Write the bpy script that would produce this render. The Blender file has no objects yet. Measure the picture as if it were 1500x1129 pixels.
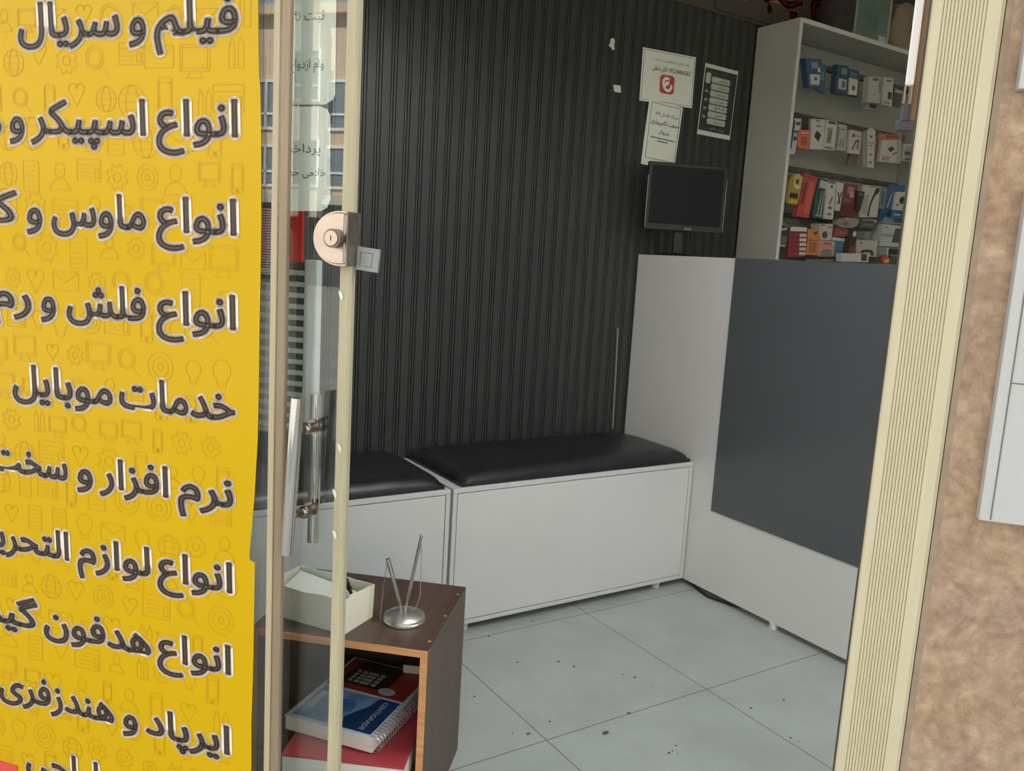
import bpy, bmesh, math, random, unicodedata
from mathutils import Vector, Matrix
random.seed(7)
S = bpy.context.scene
COL = S.collection
PI = math.pi

# ------------------------------------------------------------------ camera
CX, CY, FPX, EYE = 750.0, 564.5, 1213.18, 1.275
YAW, PITCH, ROLL = 0.572249158, -0.1513898, 0.058652348
_f = Vector((math.sin(YAW)*math.cos(PITCH), math.cos(YAW)*math.cos(PITCH), math.sin(PITCH)))
_r = Vector((math.cos(YAW), -math.sin(YAW), 0)); _u = _r.cross(_f)
R2 = _r*math.cos(ROLL)+_u*math.sin(ROLL); U2 = -_r*math.sin(ROLL)+_u*math.cos(ROLL)
cam_d = bpy.data.cameras.new('camera'); cam = bpy.data.objects.new('camera', cam_d); COL.objects.link(cam)
cam_d.sensor_width = 36; cam_d.lens = FPX/1500*36; cam_d.clip_start = .02; cam_d.clip_end = 300
cam.matrix_world = Matrix(((R2.x, U2.x, -_f.x, 0), (R2.y, U2.y, -_f.y, 0), (R2.z, U2.z, -_f.z, EYE), (0, 0, 0, 1)))
S.camera = cam

# ------------------------------------------------------------------ light
W = bpy.data.worlds.new('sky'); S.world = W; W.use_nodes = True
bg = W.node_tree.nodes['Background']; bg.inputs[0].default_value = (.78, .90, 1.0, 1); bg.inputs[1].default_value = 1.45
DV = Vector((0.64796242, -0.76167231, 0)); NV = Vector((0.76167231, 0.64796242, 0))     # along the shop front / into the shop
sun_d = bpy.data.lights.new('sun', 'SUN'); sun_d.energy = 12.0; sun_d.angle = .009; sun_d.color = (1, .95, .88)
sun = bpy.data.objects.new('sun', sun_d); COL.objects.link(sun)
sdir = (-NV*.62 + DV*.25 + Vector((0, 0, -.80))).normalized()
sun.rotation_euler = sdir.to_track_quat('-Z', 'Y').to_euler(); sun.location = (0, 0, 12)
S.view_settings.view_transform = 'Standard'; S.view_settings.look = 'None'
S.view_settings.gamma = 1; S.view_settings.use_curve_mapping = False
S.view_settings.exposure = 0.58

# ------------------------------------------------------------------ geometry of the place
N0 = 1.222                                    # distance of the shop front from the eye
def ray(x, y): return R2*((x-CX)/FPX) - U2*((y-CY)/FPX) + _f
def on(x, y, axis, v):                        # where a sight line meets the plane axis = v
    d = ray(x, y); o = Vector((0, 0, EYE)); return o + d*((v-o[axis])/d[axis])
def onf(x, y, dn=0.0):                        # where it meets a plane parallel to the shop front: (along, inward, up)
    d = ray(x, y); Q = Vector((0, 0, EYE)) + d*((N0+dn)/d.dot(NV)); return Vector((Q.dot(DV)+.687, dn, Q.z))
def FP(u, dn, z): 
    q = DV*(u-.687)+NV*(N0+dn); return Vector((q.x, q.y, z))
FROT = math.atan2(DV.y, DV.x); FORG = FP(0, 0, 0)

# ------------------------------------------------------------------ materials
def lin(c):
    def f(v):
        v /= 255.0
        return v/12.92 if v <= .04045 else ((v+.055)/1.055)**2.4
    return (f(c[0]), f(c[1]), f(c[2]), 1)
MATS = {}
def mat(name, c, rough=.5, metal=0.0, var=.06, scale=12.0, bump=0.0, spec=.5, stretch=None, coat=0.0):
    if name in MATS: return MATS[name]
    m = bpy.data.materials.new(name); m.use_nodes = True; nt = m.node_tree; b = nt.nodes['Principled BSDF']
    b.inputs['Roughness'].default_value = rough; b.inputs['Metallic'].default_value = metal
    b.inputs['Specular IOR Level'].default_value = spec; b.inputs['Coat Weight'].default_value = coat
    tc = nt.nodes.new('ShaderNodeTexCoord'); mp = nt.nodes.new('ShaderNodeMapping')
    if stretch: mp.inputs['Scale'].default_value = stretch
    nz = nt.nodes.new('ShaderNodeTexNoise'); nz.inputs['Scale'].default_value = scale; nz.inputs['Detail'].default_value = 4
    rp = nt.nodes.new('ShaderNodeValToRGB'); l = lin(c)
    rp.color_ramp.elements[0].position = .3; rp.color_ramp.elements[1].position = .7
    rp.color_ramp.elements[0].color = tuple(v*(1-var) for v in l[:3])+(1,)
    rp.color_ramp.elements[1].color = tuple(min(1, v*(1+var)) for v in l[:3])+(1,)
    nt.links.new(tc.outputs['Object'], mp.inputs[0]); nt.links.new(mp.outputs[0], nz.inputs['Vector'])
    nt.links.new(nz.outputs[0], rp.inputs[0]); nt.links.new(rp.outputs[0], b.inputs['Base Color'])
    if bump:
        bp = nt.nodes.new('ShaderNodeBump'); bp.inputs['Strength'].default_value = bump; bp.inputs['Distance'].default_value = .004
        nt.links.new(nz.outputs[0], bp.inputs['Height']); nt.links.new(bp.outputs[0], b.inputs['Normal'])
    MATS[name] = m; return m
def cmat(c, rough=.45):                       # printed card, colours greyed and lifted to imitate haze
    g = sum(c)/3; c = tuple(int(round(v*.78+g*.14+12)) for v in c)
    return mat('card_%d_%d_%d' % c, c, rough, var=.05, scale=30)

def glass_mat(name, tint, r0):
    m = bpy.data.materials.new(name); m.use_nodes = True; nt = m.node_tree; nt.nodes.clear()
    out = nt.nodes.new('ShaderNodeOutputMaterial'); mix = nt.nodes.new('ShaderNodeMixShader')
    t = nt.nodes.new('ShaderNodeBsdfTransparent'); t.inputs[0].default_value = tint
    g = nt.nodes.new('ShaderNodeBsdfGlossy'); g.inputs['Roughness'].default_value = 0.0; g.inputs[0].default_value = (1, 1, 1, 1)
    lw = nt.nodes.new('ShaderNodeLayerWeight'); lw.inputs[0].default_value = .5
    p = nt.nodes.new('ShaderNodeMath'); p.operation = 'POWER'; p.inputs[1].default_value = 5
    ma = nt.nodes.new('ShaderNodeMath'); ma.operation = 'MULTIPLY_ADD'; ma.inputs[1].default_value = 1-r0; ma.inputs[2].default_value = r0
    nt.links.new(lw.outputs['Facing'], p.inputs[0]); nt.links.new(p.outputs[0], ma.inputs[0]); nt.links.new(ma.outputs[0], mix.inputs[0])
    nt.links.new(t.outputs[0], mix.inputs[1]); nt.links.new(g.outputs[0], mix.inputs[2]); nt.links.new(mix.outputs[0], out.inputs[0])
    MATS[name] = m; return m

def stone_mat():
    m = bpy.data.materials.new('travertine'); m.use_nodes = True; nt = m.node_tree; b = nt.nodes['Principled BSDF']; b.inputs['Roughness'].default_value = .6
    L = nt.links.new
    tc = nt.nodes.new('ShaderNodeTexCoord')
    n1 = nt.nodes.new('ShaderNodeTexNoise'); n1.inputs['Scale'].default_value = 14; n1.inputs['Detail'].default_value = 8; n1.inputs['Roughness'].default_value = .65; n1.inputs['Distortion'].default_value = 2.2
    n2 = nt.nodes.new('ShaderNodeTexNoise'); n2.inputs['Scale'].default_value = 60; n2.inputs['Detail'].default_value = 8; n2.inputs['Roughness'].default_value = .7
    n3 = nt.nodes.new('ShaderNodeTexNoise'); n3.inputs['Scale'].default_value = 3.2; n3.inputs['Detail'].default_value = 3
    for n in (n1, n2, n3): L(tc.outputs['Object'], n.inputs['Vector'])
    r1 = nt.nodes.new('ShaderNodeValToRGB'); e = r1.color_ramp.elements
    e[0].position = .34; e[0].color = lin((134, 107, 87)); e[1].position = .68; e[1].color = lin((182, 162, 138))
    k = e.new(.5); k.color = lin((158, 134, 111))
    L(n1.outputs[0], r1.inputs[0])
    r3 = nt.nodes.new('ShaderNodeValToRGB'); e = r3.color_ramp.elements
    e[0].position = .38; e[0].color = lin((174, 144, 108)); e[1].position = .62; e[1].color = lin((170, 147, 132)); L(n3.outputs[0], r3.inputs[0])
    mx = nt.nodes.new('ShaderNodeMix'); mx.data_type = 'RGBA'; mx.inputs[0].default_value = .38
    L(r1.outputs[0], mx.inputs[6]); L(r3.outputs[0], mx.inputs[7])
    r2 = nt.nodes.new('ShaderNodeValToRGB'); e = r2.color_ramp.elements
    e[0].position = .36; e[0].color = (.70, .66, .62, 1); e[1].position = .66; e[1].color = (1.18, 1.18, 1.17, 1); L(n2.outputs[0], r2.inputs[0])
    mu = nt.nodes.new('ShaderNodeMix'); mu.data_type = 'RGBA'; mu.blend_type = 'MULTIPLY'; mu.inputs[0].default_value = .8
    L(mx.outputs[2], mu.inputs[6]); L(r2.outputs[0], mu.inputs[7]); L(mu.outputs[2], b.inputs['Base Color'])
    bp = nt.nodes.new('ShaderNodeBump'); bp.inputs['Strength'].default_value = .25; bp.inputs['Distance'].default_value = .003; L(n2.outputs[0], bp.inputs['Height']); L(bp.outputs[0], b.inputs['Normal'])
    return m
def tile_mat():
    m = bpy.data.materials.new('floor_tile'); m.use_nodes = True; nt = m.node_tree; b = nt.nodes['Principled BSDF']; L = nt.links.new
    b.inputs['Roughness'].default_value = .16
    tc = nt.nodes.new('ShaderNodeTexCoord'); mp = nt.nodes.new('ShaderNodeMapping')
    mp.inputs['Location'].default_value = (-1.8436+.6*4, -1.631+.6*4, 0)
    br = nt.nodes.new('ShaderNodeTexBrick'); br.offset = 0; br.squash = 1
    br.inputs['Scale'].default_value = 1; br.inputs['Mortar Size'].default_value = .0022; br.inputs['Mortar Smooth'].default_value = .2
    br.inputs['Brick Width'].default_value = .6; br.inputs['Row Height'].default_value = .606
    br.inputs['Color1'].default_value = lin((168, 175, 170)); br.inputs['Color2'].default_value = lin((165, 172, 167)); br.inputs['Mortar'].default_value = lin((128, 124, 112))
    L(tc.outputs['Object'], mp.inputs[0]); L(mp.outputs[0], br.inputs['Vector'])
    nz = nt.nodes.new('ShaderNodeTexNoise'); nz.inputs['Scale'].default_value = 5; nz.inputs['Detail'].default_value = 6
    L(tc.outputs['Object'], nz.inputs['Vector'])
    rp = nt.nodes.new('ShaderNodeValToRGB'); e = rp.color_ramp.elements; e[0].position = .35; e[0].color = (.90, .90, .88, 1); e[1].position = .65; e[1].color = (1, 1, 1, 1); L(nz.outputs[0], rp.inputs[0])
    mu = nt.nodes.new('ShaderNodeMix'); mu.data_type = 'RGBA'; mu.blend_type = 'MULTIPLY'; mu.inputs[0].default_value = 1
    L(br.outputs['Color'], mu.inputs[6]); L(rp.outputs[0], mu.inputs[7]); L(mu.outputs[2], b.inputs['Base Color'])
    r2 = nt.nodes.new('ShaderNodeValToRGB'); e = r2.color_ramp.elements; e[0].color = (.12, .12, .12, 1); e[1].color = (.32, .32, .32, 1); L(nz.outputs[0], r2.inputs[0]); L(r2.outputs[0], b.inputs['Roughness'])
    return m
def wood_mat(name, a, b_, rough=.45, axis='X', scale=1.0):
    m = bpy.data.materials.new(name); m.use_nodes = True; nt = m.node_tree; b = nt.nodes['Principled BSDF']; L = nt.links.new
    b.inputs['Roughness'].default_value = rough
    tc = nt.nodes.new('ShaderNodeTexCoord'); mp = nt.nodes.new('ShaderNodeMapping')
    mp.inputs['Scale'].default_value = (3*scale, 45*scale, 45*scale) if axis == 'X' else ((45*scale, 3*scale, 45*scale) if axis == 'Y' else (45*scale, 45*scale, 3*scale))
    nz = nt.nodes.new('ShaderNodeTexNoise'); nz.inputs['Scale'].default_value = 1.6; nz.inputs['Detail'].default_value = 6; nz.inputs['Distortion'].default_value = .8
    rp = nt.nodes.new('ShaderNodeValToRGB'); e = rp.color_ramp.elements; e[0].position = .3; e[0].color = lin(a); e[1].position = .7; e[1].color = lin(b_)
    L(tc.outputs['Object'], mp.inputs[0]); L(mp.outputs[0], nz.inputs['Vector']); L(nz.outputs[0], rp.inputs[0]); L(rp.outputs[0], b.inputs['Base Color'])
    MATS[name] = m; return m
def emit_mat(name, c, k):
    m = bpy.data.materials.new(name); m.use_nodes = True; nt = m.node_tree; b = nt.nodes['Principled BSDF']
    b.inputs['Base Color'].default_value = (.8, .8, .8, 1); b.inputs['Emission Color'].default_value = c; b.inputs['Emission Strength'].default_value = k
    return m

white_board = mat('white_melamine', (212, 213, 212), .28, var=.02, scale=6)
white_edge = mat('white_edge_band', (206, 208, 206), .4, var=.03)
dark_rib = mat('dark_pvc_slat', (57, 60, 58), .38, var=.14, scale=7, stretch=(6, 6, .6), spec=.5)
grey_panel = mat('grey_laminate', (84, 88, 92), .30, var=.03, scale=5)
leather = mat('black_leatherette', (34, 35, 37), .36, var=.25, scale=20, bump=.15)
plaster = mat('white_plaster', (214, 210, 202), .8, var=.08, scale=4)
dark_board = mat('dark_fascia', (76, 71, 65), .6, var=.1, scale=4)
cream_al = mat('cream_aluminium', (196, 187, 157), .42, var=.04, scale=9, stretch=(8, 8, 1))
chrome = mat('chrome', (215, 212, 208), .09, 1.0, var=.03)
steel = mat('brushed_steel', (196, 184, 174), .34, 1.0, var=.05, scale=40)
steel_dark = mat('worn_zinc', (128, 118, 108), .42, .8, var=.25, scale=60)
black_pl = mat('black_plastic', (25, 27, 28), .5, var=.1)
clear_seal = mat('yellowed_seal', (178, 169, 138), .28, var=.08, scale=15, stretch=(10, 10, .8))
post_mat = mat('champagne_frame', (146, 130, 106), .35, .2, var=.07, scale=12, stretch=(20, 20, .5))
paper = mat('paper_white', (222, 226, 216), .8, var=.02)
rust_red = mat('rust_red', (196, 62, 48), .6)
walnut_x = wood_mat('walnut_grain', (68, 52, 44), (93, 75, 64), .42, 'Y', .6)
walnut_z = wood_mat('walnut_grain_side', (84, 68, 61), (99, 79, 71), .5, 'Z', .6)
edge_wood = wood_mat('raw_edge', (190, 132, 84), (216, 160, 108), .6, 'X', .8)
stone = stone_mat(); tile = tile_mat()
pane_mat = glass_mat('window_glass', (.92, .937, .925, 1), .06)

# ------------------------------------------------------------------ mesh helpers
class MB:
    def __init__(s): s.bm = bmesh.new()
    def box(s, lo, hi, bev=0.0, M=None, seg=2):
        bm = bmesh.new(); bmesh.ops.create_cube(bm, size=1)
        c = [(a+b)/2 for a, b in zip(lo, hi)]; d = [abs(b-a) for a, b in zip(lo, hi)]
        for v in bm.verts: v.co = Vector((c[0]+v.co.x*d[0], c[1]+v.co.y*d[1], c[2]+v.co.z*d[2]))
        if bev: bmesh.ops.bevel(bm, geom=bm.edges[:], offset=min(bev, min(d)*.45), segments=seg, affect='EDGES', profile=.5)
        return s.add(bm, M)
    def add(s, bm, M=None):
        if M is not None: bmesh.ops.transform(bm, matrix=M, verts=bm.verts[:])
        me = bpy.data.meshes.new('tmp'); bm.to_mesh(me); bm.free(); s.bm.from_mesh(me); bpy.data.meshes.remove(me); return s
    def addmesh(s, me, M=None):
        bm = bmesh.new(); bm.from_mesh(me); return s.add(bm, M)
    def cyl(s, a, b, r, seg=20, r2=None, caps=True):
        a = Vector(a); b = Vector(b); bm = bmesh.new(); d = b-a
        bmesh.ops.create_cone(bm, cap_ends=caps, segments=seg, radius1=r, radius2=r if r2 is None else r2, depth=d.length)
        q = d.to_track_quat('Z', 'Y').to_matrix().to_4x4()
        return s.add(bm, Matrix.Translation((a+b)/2) @ q)
    def ball(s, c, r, sc=(1, 1, 1), seg=16):
        bm = bmesh.new(); bmesh.ops.create_uvsphere(bm, u_segments=seg, v_segments=seg//2+2, radius=r)
        return s.add(bm, Matrix.Translation(c) @ Matrix.Diagonal((*sc, 1)))
    def tube(s, pts, r, seg=8):
        pts = [Vector(p) for p in pts]; bm = bmesh.new(); rings = []
        for i, p in enumerate(pts):
            t = (pts[min(i+1, len(pts)-1)]-pts[max(i-1, 0)]).normalized()
            a = t.cross(Vector((0, 0, 1)))
            if a.length < 1e-3: a = t.cross(Vector((1, 0, 0)))
            a.normalize(); b = t.cross(a)
            rings.append([bm.verts.new(p+a*r*math.cos(2*PI*k/seg)+b*r*math.sin(2*PI*k/seg)) for k in range(seg)])
        for i in range(len(rings)-1):
            for k in range(seg): bm.faces.new((rings[i][k], rings[i][(k+1) % seg], rings[i+1][(k+1) % seg], rings[i+1][k]))
        bm.faces.new(rings[0]); bm.faces.new(rings[-1][::-1]); bmesh.ops.recalc_face_normals(bm, faces=bm.faces[:])
        return s.add(bm)
    def prism(s, poly, ext):                  # closed 3-D polygon pushed along ext
        bm = bmesh.new(); ext = Vector(ext)
        a = [bm.verts.new(Vector(p)) for p in poly]; b = [bm.verts.new(Vector(p)+ext) for p in poly]; n = len(a)
        bm.faces.new(a); bm.faces.new(b[::-1])
        for i in range(n): bm.faces.new((a[i], b[i], b[(i+1) % n], a[(i+1) % n]))
        bmesh.ops.recalc_face_normals(bm, faces=bm.faces[:]); return s.add(bm)
    def lathe(s, prof, c=(0, 0, 0), seg=28):
        bm = bmesh.new(); c = Vector(c); rings = []
        for r, z in prof: rings.append([bm.verts.new(c+Vector((r*math.cos(2*PI*k/seg), r*math.sin(2*PI*k/seg), z))) for k in range(seg)])
        for i in range(len(rings)-1):
            for k in range(seg): bm.faces.new((rings[i][k], rings[i][(k+1) % seg], rings[i+1][(k+1) % seg], rings[i+1][k]))
        bm.faces.new(rings[0][::-1]); bm.faces.new(rings[-1]); bmesh.ops.recalc_face_normals(bm, faces=bm.faces[:])
        return s.add(bm)
    def build(s, name, m, parent=None, smooth=False, loc=None, rotz=None):
        me = bpy.data.meshes.new(name); s.bm.to_mesh(me); s.bm.free()
        me.materials.append(m)
        o = bpy.data.objects.new(name, me); COL.objects.link(o)
        if smooth:
            me.polygons.foreach_set('use_smooth', [True]*len(me.polygons)); me.set_sharp_from_angle(angle=math.radians(40))
        if parent is not None: o.parent = parent
        if loc is not None: o.location = loc
        if rotz is not None: o.rotation_euler = (0, 0, rotz)
        return o
def thing(name, label, cat, loc=(0, 0, 0), rotz=0.0, group=None):
    o = bpy.data.objects.new(name, None); COL.objects.link(o); o.empty_display_size = .05
    o.location = loc; o.rotation_euler = (0, 0, rotz); return tag(o, label, cat, group)
def tag(o, label, cat, group=None):
    o['label'] = label; o['category'] = cat
    if group: o['group'] = group
    return o
def struct(o, label=None):
    o['kind'] = 'structure'
    if label: o['label'] = label
    return o
def structE(name, loc=(0, 0, 0), rotz=0.0, label=None):
    o = bpy.data.objects.new(name, None); COL.objects.link(o); o.location = loc; o.rotation_euler = (0, 0, rotz); return struct(o, label)
def rrect(x0, z0, x1, z1, r, n=4):
    P = []
    for cx, cz, a in ((x1-r, z1-r, 0), (x0+r, z1-r, 90), (x0+r, z0+r, 180), (x1-r, z0+r, 270)):
        for k in range(n+1):
            t = math.radians(a+90*k/n); P.append((cx+r*math.cos(t), cz+r*math.sin(t)))
    return P

# ------------------------------------------------------------------ lettering
FORMS = {}
for cp in list(range(0xFB50, 0xFC00))+list(range(0xFE80, 0xFEFD)):
    dcp = unicodedata.decomposition(chr(cp)).split()
    if len(dcp) >= 2 and dcp[0] in ('<isolated>', '<initial>', '<medial>', '<final>'):
        key = ''.join(chr(int(h, 16)) for h in dcp[1:])
        FORMS.setdefault(key, {}).setdefault(dcp[0][1:-1], chr(cp))
def shape(txt):                               # joins the letters and puts them in right-to-left order
    txt = txt.replace('لا', '\u0001')
    F = lambda ch: FORMS.get('لا' if ch == '\u0001' else ch, {})
    out = []
    for i, ch in enumerate(txt):
        f = F(ch)
        if not f: out.append(ch); continue
        p = F(txt[i-1]) if i else {}; n = F(txt[i+1]) if i+1 < len(txt) else {}
        jp = 'initial' in p and ('final' in f or 'medial' in f); jn = 'initial' in f and ('final' in n or 'medial' in n)
        k = 'medial' if jp and jn else ('final' if jp else ('initial' if jn else 'isolated'))
        out.append(f.get(k) or f.get('isolated') or ch)
    s = ''.join(reversed(out))
    res = ''; num = ''                        # keep digit runs left-to-right
    for ch in s:
        if ch.isdigit(): num = ch+num
        else: res += num+ch; num = ''
    return res+num
def thicken(me, r):                           # grows the strokes by r all round, with round joins
    src = bmesh.new(); src.from_mesh(me); bm = bmesh.new(); bm.from_mesh(me)
    for e in src.edges:
        if len(e.link_faces) != 1: continue
        a, b = e.verts[0].co, e.verts[1].co; d = b-a
        if d.length < 1e-7: continue
        d.normalize(); q = Vector((-d.y, d.x, 0))*r; t0 = math.atan2(q.y, q.x)
        P = [a+Vector((math.cos(t0+k*PI/4), math.sin(t0+k*PI/4), 0))*r for k in range(5)]+[b+Vector((math.cos(t0+PI+k*PI/4), math.sin(t0+PI+k*PI/4), 0))*r for k in range(5)]
        bm.faces.new([bm.verts.new(p) for p in P])
    for f in bm.faces:
        f.normal_update()
        if f.normal.z < 0: f.normal_flip()
    out = bpy.data.meshes.new('lettering'); bm.to_mesh(out); bm.free(); src.free(); return out
_tc = {}
def glyphs(txt, off=0.0, res=3):
    k = (txt, off, res)
    if k in _tc: return _tc[k]
    c = bpy.data.curves.new('lettering', 'FONT'); c.body = txt; c.resolution_u = res
    o = bpy.data.objects.new('lettering', c); COL.objects.link(o); bpy.context.view_layer.update()
    dg = bpy.context.evaluated_depsgraph_get(); me = bpy.data.meshes.new_from_object(o.evaluated_get(dg))
    COL.objects.unlink(o); bpy.data.objects.remove(o); bpy.data.curves.remove(c)
    if off > 0: me = thicken(me, off)
    xs = [v.co.x for v in me.vertices]; ys = [v.co.y for v in me.vertices]
    _tc[k] = (me, min(xs), max(xs), min(ys), max(ys)); return _tc[k]
ALEF = None
def alef_h():
    global ALEF
    if ALEF is None:
        g = glyphs('\uFE8D'); ALEF = (g[3], g[4])
    return ALEF
def put_text(mb, txt, O, X, Z, w, h=None, sz=None, off=0.0, base=False, ref_off=0.0, fa=True, res=3):
    """writes txt with its left end at O, X right and Z up; w wide; h high (fit) or sz = height of an alef above the base line O"""
    t = shape(txt) if fa else txt
    me, x0, x1, y0, y1 = glyphs(t, off, res)
    _, rx0, rx1, ry0, ry1 = glyphs(t, ref_off, res)
    sx = w/(rx1-rx0)
    if sz is not None: sy = sz/(alef_h()[1]-alef_h()[0]); oy = 0.0
    else: sy = h/(ry1-ry0); oy = ry0
    X = Vector(X).normalized(); Z = Vector(Z).normalized(); Y = Z.cross(X); O = Vector(O)
    M = Matrix(((X.x*sx, Z.x*sy, Y.x, 0), (X.y*sx, Z.y*sy, Y.y, 0), (X.z*sx, Z.z*sy, Y.z, 0), (0, 0, 0, 1)))
    M = Matrix.Translation(O - X*(rx0*sx) - Z*(oy*sy)) @ M
    mb.addmesh(me, M)

# ================================================================== THE SETTING
def fpoly(u0, u1, n0, n1): return [FP(u0, n0, 0), FP(u1, n0, 0), FP(u1, n1, 0), FP(u0, n1, 0)]
def up(P, z): return [Vector((p.x, p.y, z)) for p in P]
YW = 2.765
room = [FP(-2.09, 0, 0), FP(3.95, 0, 0), Vector((4.25, -1.69, 0)), Vector((4.25, 2.90, 0)), Vector((-.86, 2.90, 0))]
struct(MB().prism(up(room, -.1), (0, 0, .1)).build('floor', tile), 'pale grey glossy tiled shop floor with thin grout lines')
struct(MB().prism(up(room, 2.95), (0, 0, .2)).build('ceiling', plaster), 'shop ceiling')
# ribbed back wall
mb = MB(); prof = []; x = -.80; k = 0
while x < 2.975:
    for w, y in ((.031, 0), (.0035, .009), (.0065, .0015), (.0035, .009), (.0075, .001), (.003, .007)):
        prof += [(x, y), (min(x+w, 2.975), y)]; x += w
        if x >= 2.975: break
poly = [Vector((a, YW+b, 0)) for a, b in prof] + [Vector((2.975, YW+.03, 0)), Vector((-.80, YW+.03, 0))]
bm = bmesh.new()
fr = [Vector((a, YW+b, 0)) for a, b in prof]
va = [bm.verts.new(p) for p in fr]; vb = [bm.verts.new(p+Vector((0, 0, 2.377))) for p in fr]
for i in range(len(va)-1):
    if (fr[i]-fr[i+1]).length > 1e-6: bm.faces.new((va[i], va[i+1], vb[i+1], vb[i]))
bmesh.ops.recalc_face_normals(bm, faces=bm.faces[:]); mb.add(bm)
mb.box((-.86, YW+.012, 0), (4.25, 2.90, 2.377))
struct(mb.build('wall_back', dark_rib), 'dark grey ribbed slat wall behind the benches')
struct(MB().box((-.86, YW-.004, 2.377), (4.25, 2.90, 2.95)).build('trim_1', dark_board), 'smooth dark brown strip of wall above the ribbed slats')
struct(MB().box((4.15, -1.70, 0), (4.25, 2.90, 2.95)).build('wall_right', plaster), 'shop side wall behind the display shelf')
struct(MB().box((3.20, -1.80, 0), (4.25, -1.70, 2.95)).build('wall_near', plaster), 'shop wall beside the doorway')
# shop front of stone, in the front's own frame
Fr = lambda name, label=None: structE(name, FORG, FROT, label)
def Fbox(mb, u0, u1, n0, n1, z0, z1, bev=0): return mb.box((u0, n0, z0), (u1, n1, z1), bev)
mb = MB(); Fbox(mb, .940, 1.60, .004, .20, -.12, 2.98); Fbox(mb, 1.60, 3.60, .004, .20, -.12, .35); Fbox(mb, 3.60, 7.0, .004, .20, -.12, 2.98); Fbox(mb, .940, 7.0, .004, .20, 2.98, 5.5)
o = mb.build('wall_front', stone, None, loc=FORG, rotz=FROT); struct(o, 'brown travertine wall right of the doorway')
mb = MB(); Fbox(mb, -2.2, .940, .004, .24, 2.98, 5.5); Fbox(mb, -5.5, -1.55, .004, .24, -.12, 5.5); Fbox(mb, -2.2, -1.4, .004, .24, -.12, 2.98)
struct(mb.build('wall_left', stone, None, loc=FORG, rotz=FROT), 'stone wall over and left of the shop front')
# ribbed cream jamb
mb = MB(); P = [(.847, .009), (.847, .001), (.849, -.001), (.860, -.001)]
n = 13; w = (.9135-.860)/n
for k in range(n): P += [(.860+w*k, .0010), (.860+w*(k+.28), .0010), (.860+w*(k+.40), -.001), (.860+w*(k+1), -.001)]
P += [(.927, -.001), (.9285, .001), (.932, .004), (.9335, .016)]
mb.prism([Vector((a, b, -.1)) for a, b in P], (0, 0, 3.1))
struct(mb.build('trim_2', cream_al, None, loc=FORG, rotz=FROT), 'cream ribbed aluminium door jamb right of the doorway')
mb = MB(); Fbox(mb, .9332, .9412, .0035, .06, -.1, 2.98); 
struct(mb.build('trim_3', mat('grey_grout', (150, 132, 112), .85, var=.15, scale=40), None, loc=FORG, rotz=FROT), 'grey brown grout strip between jamb and stone')
mb = MB(); Fbox(mb, -1.4, .86, .0, .08, 2.93, 3.0); struct(mb.build('trim_4', post_mat, None, loc=FORG, rotz=FROT))
w2 = Fr('added_window', 'unseen wide window added farther along the stone wall for daylight')  # unseen opening, added so daylight reaches the benches and cabinet
MB().box((1.60, .09, .35), (3.60, .10, 2.98)).build('glass_pane', pane_mat, w2)
mb = MB()
for a, b, c, d in ((1.60, 1.65, .35, 2.98), (3.55, 3.60, .35, 2.98), (2.58, 2.62, .35, 2.98), (1.65, 3.55, .35, .40), (1.65, 3.55, 2.93, 2.98)): mb.box((a, .07, c), (b, .12, d))
mb.build('window_frame', post_mat, w2)
struct(MB().box((-5.5, -1.2, 3.12), (7.0, .004, 3.30)).build('trim_5', mat('added_shade_slab', (170, 162, 150), .8), None, loc=FORG, rotz=FROT), 'unseen slab added over the shop front to shade it')  # out of view, added to keep sky light off the front
mb = MB(); Fbox(mb, .8452, .8469, .002, .010, -.1, 2.98); struct(mb.build('trim_6', mat('dark_gasket', (70, 64, 56), .7), None, loc=FORG, rotz=FROT), 'thin dark gasket along the inner edge of the jamb')
# street
struct(MB().box((-4.5, -3.2, -.22), (4.5, -.0, -.10)).build('sidewalk', mat('paving', (165, 160, 152), .8, var=.15, scale=9), None, loc=FORG, rotz=FROT), 'paved sidewalk outside the shop')
struct(MB().box((-70, -29, -.35), (45, -.0, -.2)).build('road', mat('asphalt', (128, 126, 122), .9, var=.15, scale=3), None, loc=FORG, rotz=FROT), 'street outside, seen in the glass')

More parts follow.
